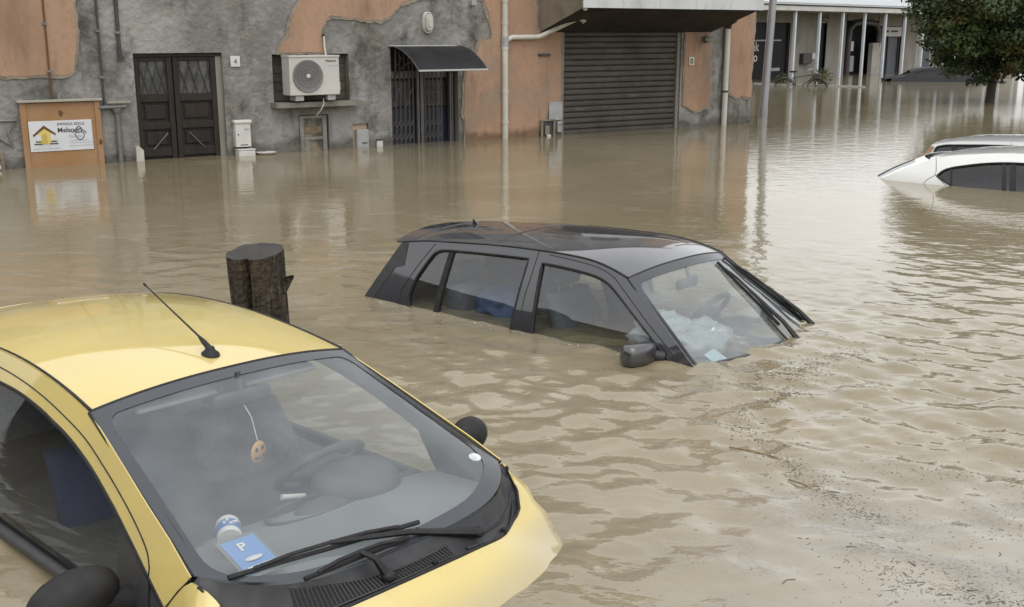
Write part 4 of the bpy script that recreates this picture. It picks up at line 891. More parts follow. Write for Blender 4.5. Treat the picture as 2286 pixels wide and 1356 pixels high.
def flat(x0, x1_, y0, y1_, z): return [(PT @ Vector(q))[:] for q in ((x0, y0, z), (x1_, y0, z), (x1_, y1_, z), (x0, y1_, z))]
MB().add(flat(-.095, .095, -.065, .065, 0) + flat(-.095, .095, -.065, .065, -.002), [(0, 1, 2, 3), (7, 6, 5, 4), (0, 4, 5, 1), (1, 5, 6, 2), (2, 6, 7, 3), (3, 7, 4, 0)]).build('sleeve', dashm, t)
MB().add(flat(-.08, .08, -.055, .055, .002), [(0, 1, 2, 3)]).build('card', pblue, t)
for q in ((-.07, -.03, -.012, .012), (-.07, -.06, -.03, -.02)): pass
text('P', .05, whitep, t, PT @ Matrix.Translation((-.022, -.018, .0035)) @ Matrix.Rotation(R(90), 4, 'Z'), name='letter_p', off=.001)
b = MB(); b.ball((PT @ Vector((.02, .0, .003)))[:], .014, .03, .003, 12, 5); b.build('car_symbol', whitep, t)
for y0, y1_ in ((-.04, -.018), (-.01, .0), (.008, .042)): MB().add(flat(.052, .060, y0, y1_, .0035), [(0, 1, 2, 3)]).build('small_print', whitep, t)
o = MB().lathe([(.0, 0), (.022, 0), (.022, .0015), (.0, .0015)], 14, Matrix.Translation(yws(.88, .86) - Vector((0, 0, .003))) @ Matrix.Rotation(R(18), 4, 'Y')).build('window_sticker', M('sticker', (.45, .48, .48), .5, (.6, .62, .62), 60), ycar, 40)

# ---- black hatchback
BP = (1.008, 6.388); BW = -.693
bcar = empty('black_car', (*BP, -.016), BW, label='black five door hatchback sunk to its windows in mid picture', cat='car'); bcar.rotation_euler = (R(-1.1), 0, BW)
def b_ys(x, z):
    t = z / .42; return .672 - .142 * (t ** 1.25 if t > 0 else t * .5) - .03 * max(0, -1.2 - x) ** 1.5
bgut = [(-1.81, .385), (-1.649, .413), (-1.414, .434), (-1.042, .459), (-.68, .470), (-.46, .470), (-.296, .461), (-.196, .445), (-.11, .424), (-.03, .400)]
bfront = smooth_poly([(-.639, .400), (-.499, .398), (-.336, .388), (-.238, .377), (-.163, .357), (-.097, .323), (.015, .248), (.215, .108), (.405, -.03)], 3, False) + [(.405, -.10), (-.60, -.10), (-.606, .0)]
brear = smooth_poly([(-1.616, .182), (-1.532, .32), (-1.477, .368), (-1.364, .385), (-1.022, .403), (-.742, .412)], 4, False) + [(-.75, .30), (-.765, .0), (-.768, -.10), (-1.58, -.10)] + smooth_poly([(-1.62, -.03), (-1.645, .06), (-1.616, .182)], 4, False)[:-1]
bcfg = dict(gutter=bgut, ys=b_ys, paint=blk, front=-.03, rear=-1.81, bow=.035, rbow=.10, crown=.045, gutr=(.005, .007), gty=.0,
    front_edge=[(.156, .269), (.355, .125), (.50, .008), (.62, -.10)], bottom=[(.65, -.35), (-2.05, -.35)], rear_edge=[(-2.13, -.1), (-2.06, .008), (-2.007, .093), (-1.917, .23)],
    holes=[bfront, brear], glass=[sglass, sglass], seal=.010,
    seams=[[(-.682, .465), (-.695, .3), (-.706, .17), (-.69, -.1)], [(-1.517, .412), (-1.575, .33), (-1.631, .25), (-1.70, .13), (-1.724, .08), (-1.722, -.1)], [(-.60, .455), (-.3, .437), (-.14, .40), (-.03, .33), (.17, .185), (.33, .075), (.46, -.03)]],
    bars=[((-1.366, .382), (-1.395, -.08), .020)],
    hatch=[(-1.81, .385), (-1.917, .23), (-2.007, .093), (-2.13, -.1), (-2.16, -.35)], rw=.02, tail=trim, tbow=.05, rglass=tglass, card=carddk, wsm=wglass2, wsbul=.012,
    wsB=lambda u: (.605 + .02 * u + .13 * (1 - abs(u) ** 2.8), .705 * u + .008, -.085 - .02 * (1 - u * u)),
    clear=[(-.93, .07), (.93, .07), (.93, .83), (.5, .87), (0, .885), (-.5, .87), (-.93, .83)])
add_car(bcar, bcfg); bws = bcfg['ws']
sheet('rear_spoiler', resample([(-1.82, -1), (-1.72, -1), (-1.72, 1), (-1.82, 1)], .06), [], lambda x, t: Vector(bcfg['roofmap'](x, t)) + Vector((-.05 * (-1.72 - x) / .1, 0, .006)), .05, blk, bcar, thick=.012, out=(0, 0, 1))
for s_ in (-1, 1):
    sheet('tailgate_corner', resample([(-1.82, .388), (-1.757, .386), (-1.745, .25), (-1.82, .228), (-1.98, .0), (-2.05, -.1), (-2.125, -.1), (-2.055, .01), (-1.915, .232)], .04), [], lambda x, z: (x, s_ * (b_ys(x, z) + .003), z), .05, trim, bcar, thick=.006, out=(0, s_, 0))
    mr_ = empty('door_mirror'); mr_.parent = bcar
    o = MB().box(-.055, .055, -.105, .105, -.07, .055, .035).build('shell', mirm if s_ > 0 else blk, mr_, 60); o.location = (.22, s_ * .785, .062); o.rotation_euler = (0, 0, s_ * R(10))
    MB().tube([(.30, s_ * .66, .03), (.25, s_ * .71, .045)], .03, 8).build('arm', trim, mr_, 60)
    sheet('sail_panel', resample([(.19, .122), (.30, .045), (.41, -.04), (.41, -.10), (.24, -.1)], .03), [], lambda x, z: (x, s_ * (b_ys(x, z) - .004), z), .05, trim, bcar, thick=.008, out=(0, s_, 0))
f_ = empty('roof_fin'); f_.parent = bcar; zr_ = bcfg['roofmap'](-1.63, 0)[2]
MB().prism([(-1.665, zr_), (-1.59, zr_ - .004), (-1.625, zr_ + .015), (-1.662, zr_ + .045)], -.006, .006).build('fin_blade', blk, f_); MB().ball((-1.625, 0, zr_), .05, .02, .009).build('fin_base', rub, f_)
MB().tube([(-1.06 + .02 * t, t * .50, Vector(bcfg['roofmap'](-1.06, t)).z + .002) for t in np.linspace(-1, 1, 14)], .004, 5).build('roof_seam', M('seam_grey', (.06, .055, .05), .5), bcar)
def bwp(u, v, d=.012): return bws(u, v) + Vector((.6, 0, .8)) * d
wiper(bcar, bwp(.50, .10), bwp(.38, .70), bwp(.36, 1.0, .02), (.6, 0, .8), rub, .0095)
wiper(bcar, bwp(.80, .06), bwp(.97, .80), bwp(.92, .98, .02), (.6, 0, .8), rub, .0095)
MB().tube([bwp(.30, .62, .014), bwp(.27, .85, .014), bwp(.27, .98, .014)], [.004, .007, .012], 6).build('arm_link', rub, bcar, 60)
MB().tube([bwp(-.25, .955, .004), bwp(-.26, .90, .012)], .005, 6).build('screen_clip', rub, bcar)
MB().add([bwp(-.80, .73, -.004)[:], bwp(-.66, .70, -.004)[:], bwp(-.58, .84, -.004)[:], bwp(-.73, .875, -.004)[:]], [(0, 1, 2, 3)]).build('screen_sticker', M('pale_blue_label', (.38, .52, .56), .5, (.5, .62, .65), 40), bcar)
steering(bcar, (.02, .30, .06), .165, R(-50), dashd)
for y in (-.30, .30): seat(bcar, -.45, y, -.25, .46, seatm)
MB().box(-1.42, -1.25, -.56, .56, -.3, .16, .05).build('rear_bench', seatm, bcar, 60); MB().box(-1.50, -1.40, -.42, -.18, .15, .28, .03).build('rear_headrest', seatm, bcar, 60); MB().box(-1.50, -1.40, .18, .42, .15, .28, .03).build('rear_headrest', seatm, bcar, 60)
sheet('dashboard', resample([(.12, -.6), (.10, 0), (.12, .6), (.50, .58), (.60, .3), (.62, 0), (.60, -.3), (.50, -.58)], .06), [], lambda x, y: (x, y, .012 + .04 * math.exp(-((y - .3) / .2) ** 2 - ((x - .2) / .12) ** 2)), .06, dashd, bcar, thick=.05, out=(0, 0, 1), smooth=60)
im = empty('rear_view_mirror'); im.parent = bcar; MB().box(.03, .06, -.125, .105, .27, .335, .018).build('mirror_case', dashd, im, 60); MB().tube([(.05, 0, .33), (.02, 0, .40)], .010, 8).build('mirror_stem', dashd, im)
def crumple(name, c, r, seed, parent, mat, lo=.55):
    bm = bmesh.new(); bmesh.ops.create_icosphere(bm, subdivisions=4, radius=1)
    for q in bm.verts:
        d = q.co.normalized(); k = 1 + .35 * mnoise.noise(d * 2.1 + Vector((seed, 0, 0))) + .30 * abs(mnoise.noise(d * 4.3 + Vector((0, seed, 0)))) + .12 * abs(mnoise.noise(d * 9 + Vector((seed, seed, 0))))
        q.co = Vector((d.x * r[0] * k + c[0], d.y * r[1] * k + c[1], max(d.z * k, -lo) * r[2] + c[2]))
    o_ = bpy.data.meshes.new(name); bm.to_mesh(o_); bm.free(); o_.materials.append(mat); o_.shade_smooth(); ob = bpy.data.objects.new(name, o_); C.objects.link(ob); ob.parent = parent; return ob
a_ = in_car(bcar, BP, BW, 'plastic_bag', (.14, -.42, .06), 'crumpled clear white plastic bag on the near front seat of the black car', 'bag'); crumple('bag_film', (0, 0, 0), (.15, .17, .12), 2.3, a_, bagm)
a_ = in_car(bcar, BP, BW, 'plastic_sheet', (.30, -.30, .03), 'bunched white plastic sheet behind the black car windscreen', 'sheet'); crumple('sheet_film', (0, 0, 0), (.15, .22, .10), 7.1, a_, bagm)
a_ = in_car(bcar, BP, BW, 'blue_bundle', (-1.08, -.36, .02), 'dark blue bundle behind the rear side window of the black car', 'bundle'); crumple('bundle_cloth', (0, 0, 0), (.17, .14, .12), 4.2, a_, M('blue_cloth', (.03, .06, .14), .8, (.06, .10, .20), 10))

# ---- white hatchback at the right edge
WY = R(-39.4)
wcar = empty('white_car', (4.908, 13.818, 0), WY, label='white hatchback with tinted windows sunk at the right edge', cat='car')
def w_ys(x, z):
    t = z / .4; return .80 - .24 * (t ** 1.4 if t > 0 else t * .4) - .07 * max(0, .9 - x) ** 2
whole = smooth_poly([(.693, .104), (.754, .164), (.845, .200), (.945, .223), (1.15, .262), (1.363, .286), (1.6, .295), (1.9, .285), (2.3, .245), (2.75, .10)], 3, False) + [(2.9, -.02), (2.5, -.06), (.93, -.06), (.864, .008), (.77, .055)]
wcfg = dict(gutter=[(.56, .268), (.618, .290), (.722, .320), (.989, .358), (1.244, .386), (1.562, .402), (1.9, .395), (2.2, .37), (2.45, .33)], ys=w_ys, paint=whi, front=2.45, rear=.56, bow=.05, rbow=.12, crown=.008, gutr=(.002, .002), gutm=whi, gty=-.002,
    front_edge=[(2.9, .10), (3.2, -.05)], bottom=[(3.3, -.4), (-.2, -.4)], rear_edge=[(-.12, -.1), (-.0, -.02), (.15, .075), (.309, .160), (.45, .218)], holes=[whole], glass=[tglass], seal=.014,
    seams=[[(.62, .30), (.655, .20), (.665, .11), (.58, .04), (.54, -.05)], [(.665, .11), (.78, .03), (.88, -.04)]],
    bars=[((.828, .195), (.885, -.05), .010), ((1.39, .285), (1.465, -.05), .020), ((1.485, .288), (1.56, -.05), .03)],
    hatch=[(.56, .268), (.45, .218), (.309, .160), (.15, .075), (-.12, -.1), (-.2, -.4)], rw=.0, tbow=.24, rglass=tglass, wsm=wglass, wsbul=.01, wsB=lambda u: (3.1 + .12 * (1 - u * u), .72 * u, -.03), clear=[(-.93, .07), (.93, .07), (.93, .9), (-.93, .9)])
add_car(wcar, wcfg)
sheet('rear_spoiler', resample([(.42, -1), (.60, -1), (.60, 1), (.42, 1)], .06), [], lambda x, t: (x - .17 * (1 - t * t) - .02, t * .58, .205 + .26 * (x - .42) - .02 * (1 - t * t)), .06, whi, wcar, thick=.015, out=(0, 0, 1))
# ---- silver car behind it
scar = empty('silver_car', (6.293, 16.215, 0), WY, label='pale silver car with an orange tail lamp behind the white hatchback', cat='car')
def s_ys(x, z): return .75 - .1 * (z / .25)
shole = fillet([(.125, -.05), (.175, .155), (.30, .185), (.80, .215), (1.4, .235), (2.0, .225), (2.5, .05), (2.6, -.05)], .03)
scfg = dict(gutter=[(.11, .185), (.25, .222), (.412, .245), (.822, .273), (1.31, .292), (1.8, .29), (2.2, .262)], ys=s_ys, paint=sil, front=2.2, rear=.11, bow=.05, rbow=.05, crown=.012, gutr=(.003, .003), gutm=sil, gty=0,
    front_edge=[(2.5, .10), (2.75, -.05)], bottom=[(2.8, -.4), (-.1, -.4)], rear_edge=[(-.05, -.1), (.0, .013), (.06, .10)], holes=[shole], glass=[tglass], seal=.016, seams=[[(1.15, .27), (1.17, .2), (1.18, -.05)]],
    bars=[((.42, .185), (.40, -.05), .035), ((1.08, .22), (1.10, -.05), .03)], hatch=[(.11, .185), (.06, .10), (.0, .013), (-.05, -.1), (-.1, -.4)], rw=-.02, tbow=.06, rglass=tglass, wsm=wglass, wsbul=.01, wsB=lambda u: (2.65 + .1 * (1 - u * u), .7 * u, -.03), clear=[(-.93, .07), (.93, .07), (.93, .9), (-.93, .9)])
add_car(scar, scfg)
for s_ in (-1, 1): sheet('tail_lamp', resample(fillet([(-.03, -.05), (.10, .165), (.155, .16), (.06, -.05)], .02), .02), [], lambda x, z: (x, s_ * (s_ys(x, z) + .008), z), .03, lampo, scar, thick=.02, out=(0, s_, 0))
# ---- dark car far off under the tree
fcar = empty('dark_car', (15.75, 40.6, 0), R(-12), label='dark car nearly drowned beyond the tree', cat='car')
def f_ys(x, z): return .72 - .25 * max(0, z) / .4
fcfg = dict(gutter=[(-1.3, .33), (-1.0, .42), (-.4, .47), (.2, .45), (.6, .38)], ys=f_ys, paint=nav, front=.6, rear=-1.3, bow=.05, crown=.05, gutr=(.004, .004), front_edge=[(1.1, .10), (1.9, .02)], bottom=[(1.95, -.4), (-2.0, -.4)], rear_edge=[(-2.02, -.05), (-1.95, .12), (-1.6, .16)],
    holes=[fillet([(-1.2, .12), (-1.15, .3), (-.9, .38), (.2, .40), (.55, .30), (.9, .11)], .05)], glass=[blackm], seams=[], hatch=[(-1.3, .33), (-1.6, .16), (-1.95, .12), (-2.02, -.05), (-2.05, -.4)], rw=.2, rglass=blackm, wsm=blackm, wsbul=.01, wsB=lambda u: (1.12 + .1 * (1 - u * u), .68 * u, .10), clear=[(-.93, .07), (.93, .07), (.93, .9), (-.93, .9)])
add_car(fcar, fcfg)
sheet('bonnet', resample([(1.12, -.66), (1.95, -.6), (2.0, 0), (1.95, .6), (1.12, .66), (1.2, 0)], .12), [], lambda x, y: (x, y, .12 - .09 * (x - 1.1) - .1 * y * y), .15, nav, fcar, out=(0, 0, 1))

# ------------------------------------------------------------------ wooden stump
st = empty('wooden_post', (-1.385, 5.85, -.015), 0, label='weathered sawn tree trunk post standing behind the yellow car', cat='post')
bark = layered('bark', [((.016, .013, .010), 6, (4, 4, .6), .44, .60, .9), ((.13, .11, .08), 9, (6, 6, .9), .57, .68, .75), ((.10, .065, .035), 4, (3, 3, .8), .52, .68, .6)], (.050, .039, .028), bump=1.0, bscale=28, bd=.04)
endg = layered('end_grain', [((.03, .03, .03), 8, (1, 1, 1), .45, .7, .8)], (.052, .050, .048), bump=.5, bscale=50)
b = MB(); nA = 96; nZ = 40; v = []; f = []
for i in range(nZ + 1):
    z = -.9 + (1.49 * i / nZ)
    for k in range(nA):
        a = 2 * math.pi * k / nA; da = (a - R(258) + math.pi) % (2 * math.pi) - math.pi
        r_ = .146 + .006 * math.sin(2 * a + 1) + .005 * mnoise.noise(Vector((math.cos(a) * 22, math.sin(a) * 22, z * 1.5))) + .009 * mnoise.noise(Vector((math.cos(a) * 3, math.sin(a) * 3, z * 2))) + .006 * mnoise.noise(Vector((math.cos(a) * 12, math.sin(a) * 12, z * 3)))
        r_ -= .070 * math.exp(-(da / (.13 - .06 * max(0, min(1, (.45 - z) / .5)))) ** 2) * (1 if z < .56 else .75)
        zz = z + (.022 * math.sin(a + .4) + .008 * mnoise.noise(Vector((a * 2, 0, 5))) if i == nZ else 0)
        v.append((r_ * math.cos(a) - .07 * (z - .3) * .55, r_ * math.sin(a), zz))
for i in range(nZ):
    for k in range(nA): f.append((i * nA + k, i * nA + (k + 1) % nA, (i + 1) * nA + (k + 1) % nA, (i + 1) * nA + k))
mesh_obj('trunk', v, f, bark, st, 50)
top = [v[nZ * nA + k] for k in range(nA)]; mesh_obj('sawn_top', top + [(sum(q[0] for q in top) / nA, sum(q[1] for q in top) / nA, .575)], [(k, (k + 1) % nA, nA) for k in range(nA)], endg, st)
MB().add([(.13, -.06, .45), (.205, -.05, .47), (.20, -.03, .45), (.15, -.04, .36), (.13, .0, .45), (.15, .0, .36)], [(0, 3, 2, 1), (1, 2, 4, 0), (2, 3, 5, 4), (0, 4, 5, 3)]).build('knot', bark, st)

# ------------------------------------------------------------------ street pole
t = empty('street_pole', (5.25, 23.24, 0), 0, label='tall grey metal pole standing in the water right of the pink house', cat='pole')
MB().tube([(-.02, 0, -1.2), (.0, 0, 0), (.085, .0, 2.5), (.12, 0, 5.5)], [.085, .082, .076, .07], 14).build('shaft', galv, t, 60); MB().tube([(-.02, 0, -1.2), (.005, 0, .18)], .092, 14).build('sleeve', galv, t, 60)

# ------------------------------------------------------------------ arcade building far right
FA = R(44.922); FO = Vector((10.45, 41.22, 0))
arc_b = empty('arcade_building', FO, FA, label='low shop building with a row of thin pale columns', cat='building')
rib = M('ribbed_cladding', (.30, .285, .25), .7, (.22, .205, .18), 2, (1, 1, .4)); colm = M('column_white', (.52, .57, .61), .5, (.42, .46, .50), 2); fasc = M('fascia_white', (0.48, 0.48, 0.46), .6, (0.4, 0.4, 0.384), 2)
rooff = M('sheet_roof', (.36, .39, .40), .6, (.29, .315, .325), 1.2, (1, 1, 1)); shop = M('shop_dark', (.008, .008, .009), .5, spec=.15); fdoor = M('far_door', (.05, .055, .07), .5, (.08, .085, .10), 2)
col0 = None
for k in range(-2, 14):
    x = -.29 + 1.72 * k
    if col0 is None: col0 = MB().box(-.05, .05, -.05, .05, -1.2, 2.47, .008).build('column', colm, arc_b); col0.location = (x, 0, 0)
    else: clone(col0, arc_b, location=(x, 0, 0))
MB().box(-6, 25, -.14, .02, 2.475, 2.64, .01).build('fascia', fasc, arc_b); MB().box(-6, 25, -.10, .0, 2.642, 2.70).build('gutter_shadow', irond, arc_b)
MB().add([(-6, -.2, 2.705), (25, -.2, 2.705), (25, 7, 3.5), (-6, 7, 3.5), (-6, -.2, 2.76), (25, -.2, 2.76), (25, 7, 3.56), (-6, 7, 3.56)], [(0, 3, 2, 1), (4, 5, 6, 7), (0, 1, 5, 4), (1, 2, 6, 5), (2, 3, 7, 6), (3, 0, 4, 7)]).build('roof', rooff, arc_b)
MB().box(-6, 25, .03, 1.5, 2.44, 2.47).build('ceiling', M('arcade_ceiling', (.20, .19, .17), .8), arc_b)
def ribs(x0, x1_, z0, z1):
    n_ = int((x1_ - x0) / .055); v = []; f = []
    for i in range(n_ + 1):
        x = x0 + (x1_ - x0) * i / n_; y = 1.5 - (.0 if i % 2 else .035); v += [(x, y, z0), (x, y, z1)]
    for i in range(n_): f.append((2 * i, 2 * i + 2, 2 * i + 3, 2 * i + 1))
    return mesh_obj('ribbed_panel', v, f, rib, arc_b)
ribs(-6, 1.85, 2.08, 2.44); ribs(1.85, 3.83, -1, 2.44); ribs(3.83, 4.6, 2.08, 2.44); ribs(4.6, 6.2, -1, 2.44); ribs(6.2, 8.95, 2.2, 2.44); ribs(8.95, 11.1, 1.97, 2.44); ribs(11.1, 12.6, -1, 2.44)
wallf = layered('far_plaster', [((.25, .24, .22), 1.5, (1, 1, 1), .4, .7, .7)], (.38, .37, .34)); MB().box(12.6, 25, 1.47, 1.55, -1, 2.44).build('plain_wall', wallf, arc_b)
MB().box(-6, 25, 2.4, 2.5, -1.2, 2.7).build('inner_wall', blackm, arc_b)
sw = empty('shop_window'); sw.parent = arc_b; MB().box(-6, 1.85, 1.56, 1.58, -1, 2.078).build('pane', shop, sw)
for x in (-2.3, .35, 1.80): MB().box(x, x + .05, 1.50, 1.555, -1, 2.078).build('mullion', galv if x < 1 else irond, sw)
MB().box(-6, 1.3, 1.51, 1.55, 1.40, 1.45).build('transom', galv, sw); MB().box(.35, 1.3, 1.51, 1.55, .28, .40).build('transom', galv, sw)
text('ek', .48, whitep, sw, TX(-.62, 1.553, 1.04), off=.006); text('do', .48, whitep, sw, TX(-.72, 1.553, .66), off=.006)
MB().box(3.85, 4.58, 1.55, 1.6, -1, 2.078).build('dark_door', shop, arc_b); MB().box(3.84, 3.9, 1.49, 1.549, -1, 2.078).build('door_post', rib, arc_b)
ar = empty('arched_entry'); ar.parent = arc_b; MB().box(6.2, 8.95, 2.0, 2.05, -1, 2.2).build('recess', shop, ar)
b = MB(); b.tube([(6.32, 1.42, -1), (6.30, 1.42, 1.2), (6.34, 1.42, 1.85), (6.7, 1.42, 2.08), (7.6, 1.42, 2.14), (8.5, 1.42, 2.08), (8.85, 1.42, 1.8), (8.80, 1.42, 1.1)], .13, 8); b.build('arch_frame', irond, ar, 60)
MB().box(8.22, 8.98, 1.30, 1.5, -1, 1.28, .01).build('pillar', wallf, ar); MB().box(6.9, 7.3, 1.7, 1.74, .95, 1.35).build('notice', whitep, ar); MB().box(6.75, 7.5, 1.75, 1.8, .1, .75).build('panel', galv, ar)
MB().box(9.2, 10.95, 1.40, 1.46, 1.545, 1.95, .01).build('sign_panel', fasc, arc_b)
for x0, x1_ in ((9.45, 9.75), (9.95, 10.6)): MB().box(x0, x1_, 1.392, 1.399, 1.72, 1.80).build('sign_print', inkb, arc_b)
MB().box(9.1, 11.05, 1.58, 1.62, -1, 1.54).build('glass_door', fdoor, arc_b)
for x in (9.05, 10.0, 11.0): MB().box(x, x + .09, 1.52, 1.579, -1, 1.54).build('door_post', irond, arc_b)
MB().box(2.62, 3.30, 1.28, 1.46, .52, .92, .02).build('wall_unit', irond, arc_b); MB().box(3.42, 3.72, 1.40, 1.46, .68, .92, .01).build('white_box', whitep, arc_b)
b = MB(); b.tube([(4.2, 1.45, 2.25), (4.35, 1.25, 2.2)], .07, 8); b.build('spot_lamp', galv, arc_b)
for x in (13.2, 14.6, 16.0, 17.6): MB().box(x, x + .8, 1.44, 1.468, -.5, 1.7).build('shutter_panel', fdoor, arc_b)
# low kerb, bicycle and shrubs before the arcade
kerbm = M('kerb_stone', (.26, .255, .24), .8)
k_ = MB().add([(8.3, 38.45, -.5), (11.35, 36.05, -.5), (11.45, 36.2, -.5), (8.4, 38.6, -.5), (8.3, 38.45, .035), (11.35, 36.05, .035), (11.45, 36.2, .035), (8.4, 38.6, .035)], [(4, 5, 6, 7), (0, 1, 5, 4), (1, 2, 6, 5), (2, 3, 7, 6), (3, 0, 4, 7)]).build('kerb', kerbm); tag(k_, 'pale kerb edge just above the water before the arcade', kind='structure')
bk = empty('bicycle', (9.55, 37.0, 0), R(-18), label='black bicycle drowned to its axles before the arcade columns', cat='bicycle')
for x in (-.52, .52):
    wh = empty('wheel'); wh.parent = bk; cz = -.12
    MB().tube([(x + .33 * math.cos(a), 0, cz + .33 * math.sin(a)) for a in [2 * math.pi * i / 28 for i in range(28)]], .022, 6, True).build('tyre', rub, wh, 60)
    for i in range(8): a = math.pi * i / 8; MB().tube([(x - .31 * math.cos(a), 0, cz - .31 * math.sin(a)), (x + .31 * math.cos(a), 0, cz + .31 * math.sin(a))], .004, 4).build('spoke', galv, wh)
    MB().tube([(x + .38 * math.cos(a), 0, cz + .38 * math.sin(a)) for a in np.linspace(.2, 2.4, 10)], .02, 6).build('mudguard', irond, bk, 60)
b = MB()
for a, c in (((-.52, 0, -.12), (-.12, 0, -.15)), ((-.12, 0, -.15), (.38, 0, .28)), ((-.20, 0, .28), (.36, 0, .36)), ((-.12, 0, -.15), (-.24, 0, .42)), ((-.52, 0, -.12), (-.21, 0, .30)), ((.52, 0, -.12), (.34, 0, .50))): b.tube([a, c], .018, 6)
b.build('frame', irond, bk, 60); MB().ball((-.26, 0, .46), .14, .07, .035).build('saddle', rub, bk, 60)
MB().tube([(.22, -.26, .52), (.34, -.16, .55), (.34, .16, .55), (.22, .26, .52)], .016, 6).build('handlebar', galv, bk, 60); MB().box(.42, .62, -.12, .12, .22, .42, .02).build('basket', irond, bk)
def leaf_mass(name, parent, blobs, n_, size, mat, seed, zmin=-9):
    rs = np.random.RandomState(seed); V = []; F = []
    tot = sum(b_[3] * b_[4] * b_[5] for b_ in blobs)
    for cx, cy_, cz_, a_, b2, c2 in blobs:
        m_ = max(4, int(n_ * a_ * b2 * c2 / tot))
        d = rs.normal(size=(m_, 3)); d /= np.linalg.norm(d, axis=1)[:, None]; r_ = rs.rand(m_) ** .45
        P3 = np.array([cx, cy_, cz_]) + d * r_[:, None] * np.array([a_, b2, c2])
        for q, dd in zip(P3, d):
            if q[2] < zmin: continue
            nrm = dd + rs.normal(size=3) * .6 + np.array([0, 0, .5]); nrm /= np.linalg.norm(nrm); t1 = np.cross(nrm, rs.normal(size=3)); t1 /= np.linalg.norm(t1); t2 = np.cross(nrm, t1)
            s_ = size * rs.uniform(.6, 1.3); k = len(V)
            V += [tuple(q - t1 * s_ * .9), tuple(q + t2 * s_ * .5 - nrm * s_ * .1), tuple(q + t1 * s_ * .9), tuple(q - t2 * s_ * .5 - nrm * s_ * .1)]; F.append((k, k + 1, k + 2, k + 3))
    return mesh_obj(name, V, F, mat, parent)
lf = layered('leaves', [((.060, .082, .018), 1.3, (1, 1, 1), .45, .62, .85), ((.14, .085, .025), .9, (1, 1, 1), .56, .68, .75), ((.014, .024, .008), 3, (1, 1, 1), .5, .7, .6)], (.027, .047, .012), rough=.6, bump=.0)
lf.node_tree.nodes['Principled BSDF'].inputs['Specular IOR Level'].default_value = .35
for px_, py_, s_, lab in ((10.75, 38.9, .42, 'small green shrub at the foot of the arcade columns right of the bicycle'), (9.15, 38.0, .28, 'low green plant left of the bicycle')):
    t = empty('shrub', (px_, py_, 0), 0, label=lab, cat='shrub'); leaf_mass('foliage', t, [(0, 0, s_ * .5, s_, s_, s_ * .7), (.2 * s_, 0, s_ * .9, s_ * .6, s_ * .6, s_ * .5)], 700, .035, lf, int(px_ * 10)); MB().tube([(0, 0, -.5), (.02, 0, s_ * .6)], .02, 6).build('stem', bark, t)
# tree
tr_ = empty('tree', (12.0, 28.04, 0), 0, label='round bushy dark green tree at the top right', cat='tree')
MB().tube([(.0, 0, -1.2), (.02, 0, .0), (.05, .02, .7), (.02, .0, 1.5), (.1, 0, 2.4), (.0, 0, 3.6)], [.15, .115, .105, .10, .08, .03], 12).build('trunk', M('tree_bark', (.028, .024, .02), .9, (.05, .042, .035), 8, bump=.6), tr_, 60)
limbm = M('pale_limb', (.16, .13, .10), .8, (.10, .08, .06), 6)
for a, z, L_ in ((.3, 1.3, 1.7), (1.5, 1.6, 1.5), (2.6, 1.2, 1.8), (3.7, 1.7, 1.6), (4.9, 1.4, 1.7), (5.6, 2.0, 1.9), (4.4, 2.2, 2.0)):
    MB().tube([(.03, 0, z), (L_ * .5 * math.cos(a), L_ * .5 * math.sin(a), z + .5), (L_ * math.cos(a), L_ * math.sin(a), z + .75), (1.15 * L_ * math.cos(a + .2), 1.15 * L_ * math.sin(a + .2), z + 1.3)], [.06, .045, .03, .012], 7).build('limb', limbm, tr_, 60)
rs = np.random.RandomState(5); bl = []
for i in range(430):
    d = rs.normal(size=3); d /= np.linalg.norm(d); r_ = rs.uniform(.55, 1.0)
    q = d * r_ * np.array([2.30, 2.30, 2.15]); q[2] += 2.55
    if q[2] < 1.0: q[0] *= .92; q[1] *= .92
    s_ = rs.uniform(.20, .42); bl.append((q[0] + .15, q[1], q[2], s_ * 1.2, s_ * 1.2, s_ * .75))
leaf_mass('crown', tr_, bl, 70000, .066, lf, 9, .45)

# ------------------------------------------------------------------ floating litter
rs = np.random.RandomState(11); V = []; F = []
def wz(x, y): return float(waves(np.array([[x]]), np.array([[y]]))[0, 0])
def twig(x, y, L_, a, r_, z, bend=0.0):
    k = len(V); n_ = 3; pts = []
    for i in range(3):
        t = i / 2 - .5; pts.append((x + L_ * t * math.cos(a) - bend * math.sin(a) * (.25 - t * t) * 4, y + L_ * t * math.sin(a) + bend * math.cos(a) * (.25 - t * t) * 4, z))
    for i, q in enumerate(pts):
        for j in range(3): an = 2.094 * j + .5; V.append((q[0] - math.sin(a) * r_ * math.cos(an), q[1] + math.cos(a) * r_ * math.cos(an), q[2] + r_ * math.sin(an)))
    for i in range(2):
        for j in range(3): F.append((k + 3 * i + j, k + 3 * i + (j + 1) % 3, k + 3 * i + 3 + (j + 1) % 3, k + 3 * i + 3 + j))
PT_ = []
lines = [([(1.62, 5.75), (1.35, 5.15), (1.02, 4.75), (1.12, 4.3), (1.2, 3.95), (1.34, 3.7)], .05, 1500), ([(2.0, 5.95), (1.55, 5.55), (1.2, 5.35)], .07, 900), ([(.35, 2.66), (.62, 2.72), (.9, 2.64), (1.2, 2.5)], .035, 900),
         ([(1.2, 3.35), (1.45, 3.15), (1.8, 2.95), (2.3, 2.7)], .09, 1300), ([(1.5, 4.2), (2.0, 4.05), (2.6, 4.1), (3.2, 3.8)], .12, 700), ([(.95, 2.45), (1.35, 2.4), (1.7, 2.5), (2.1, 2.35)], .05, 1100), ([(1.5, 2.75), (1.75, 2.62), (1.95, 2.7)], .06, 800), ([(1.8, 3.6), (2.3, 3.3), (2.6, 2.9)], .12, 800)]
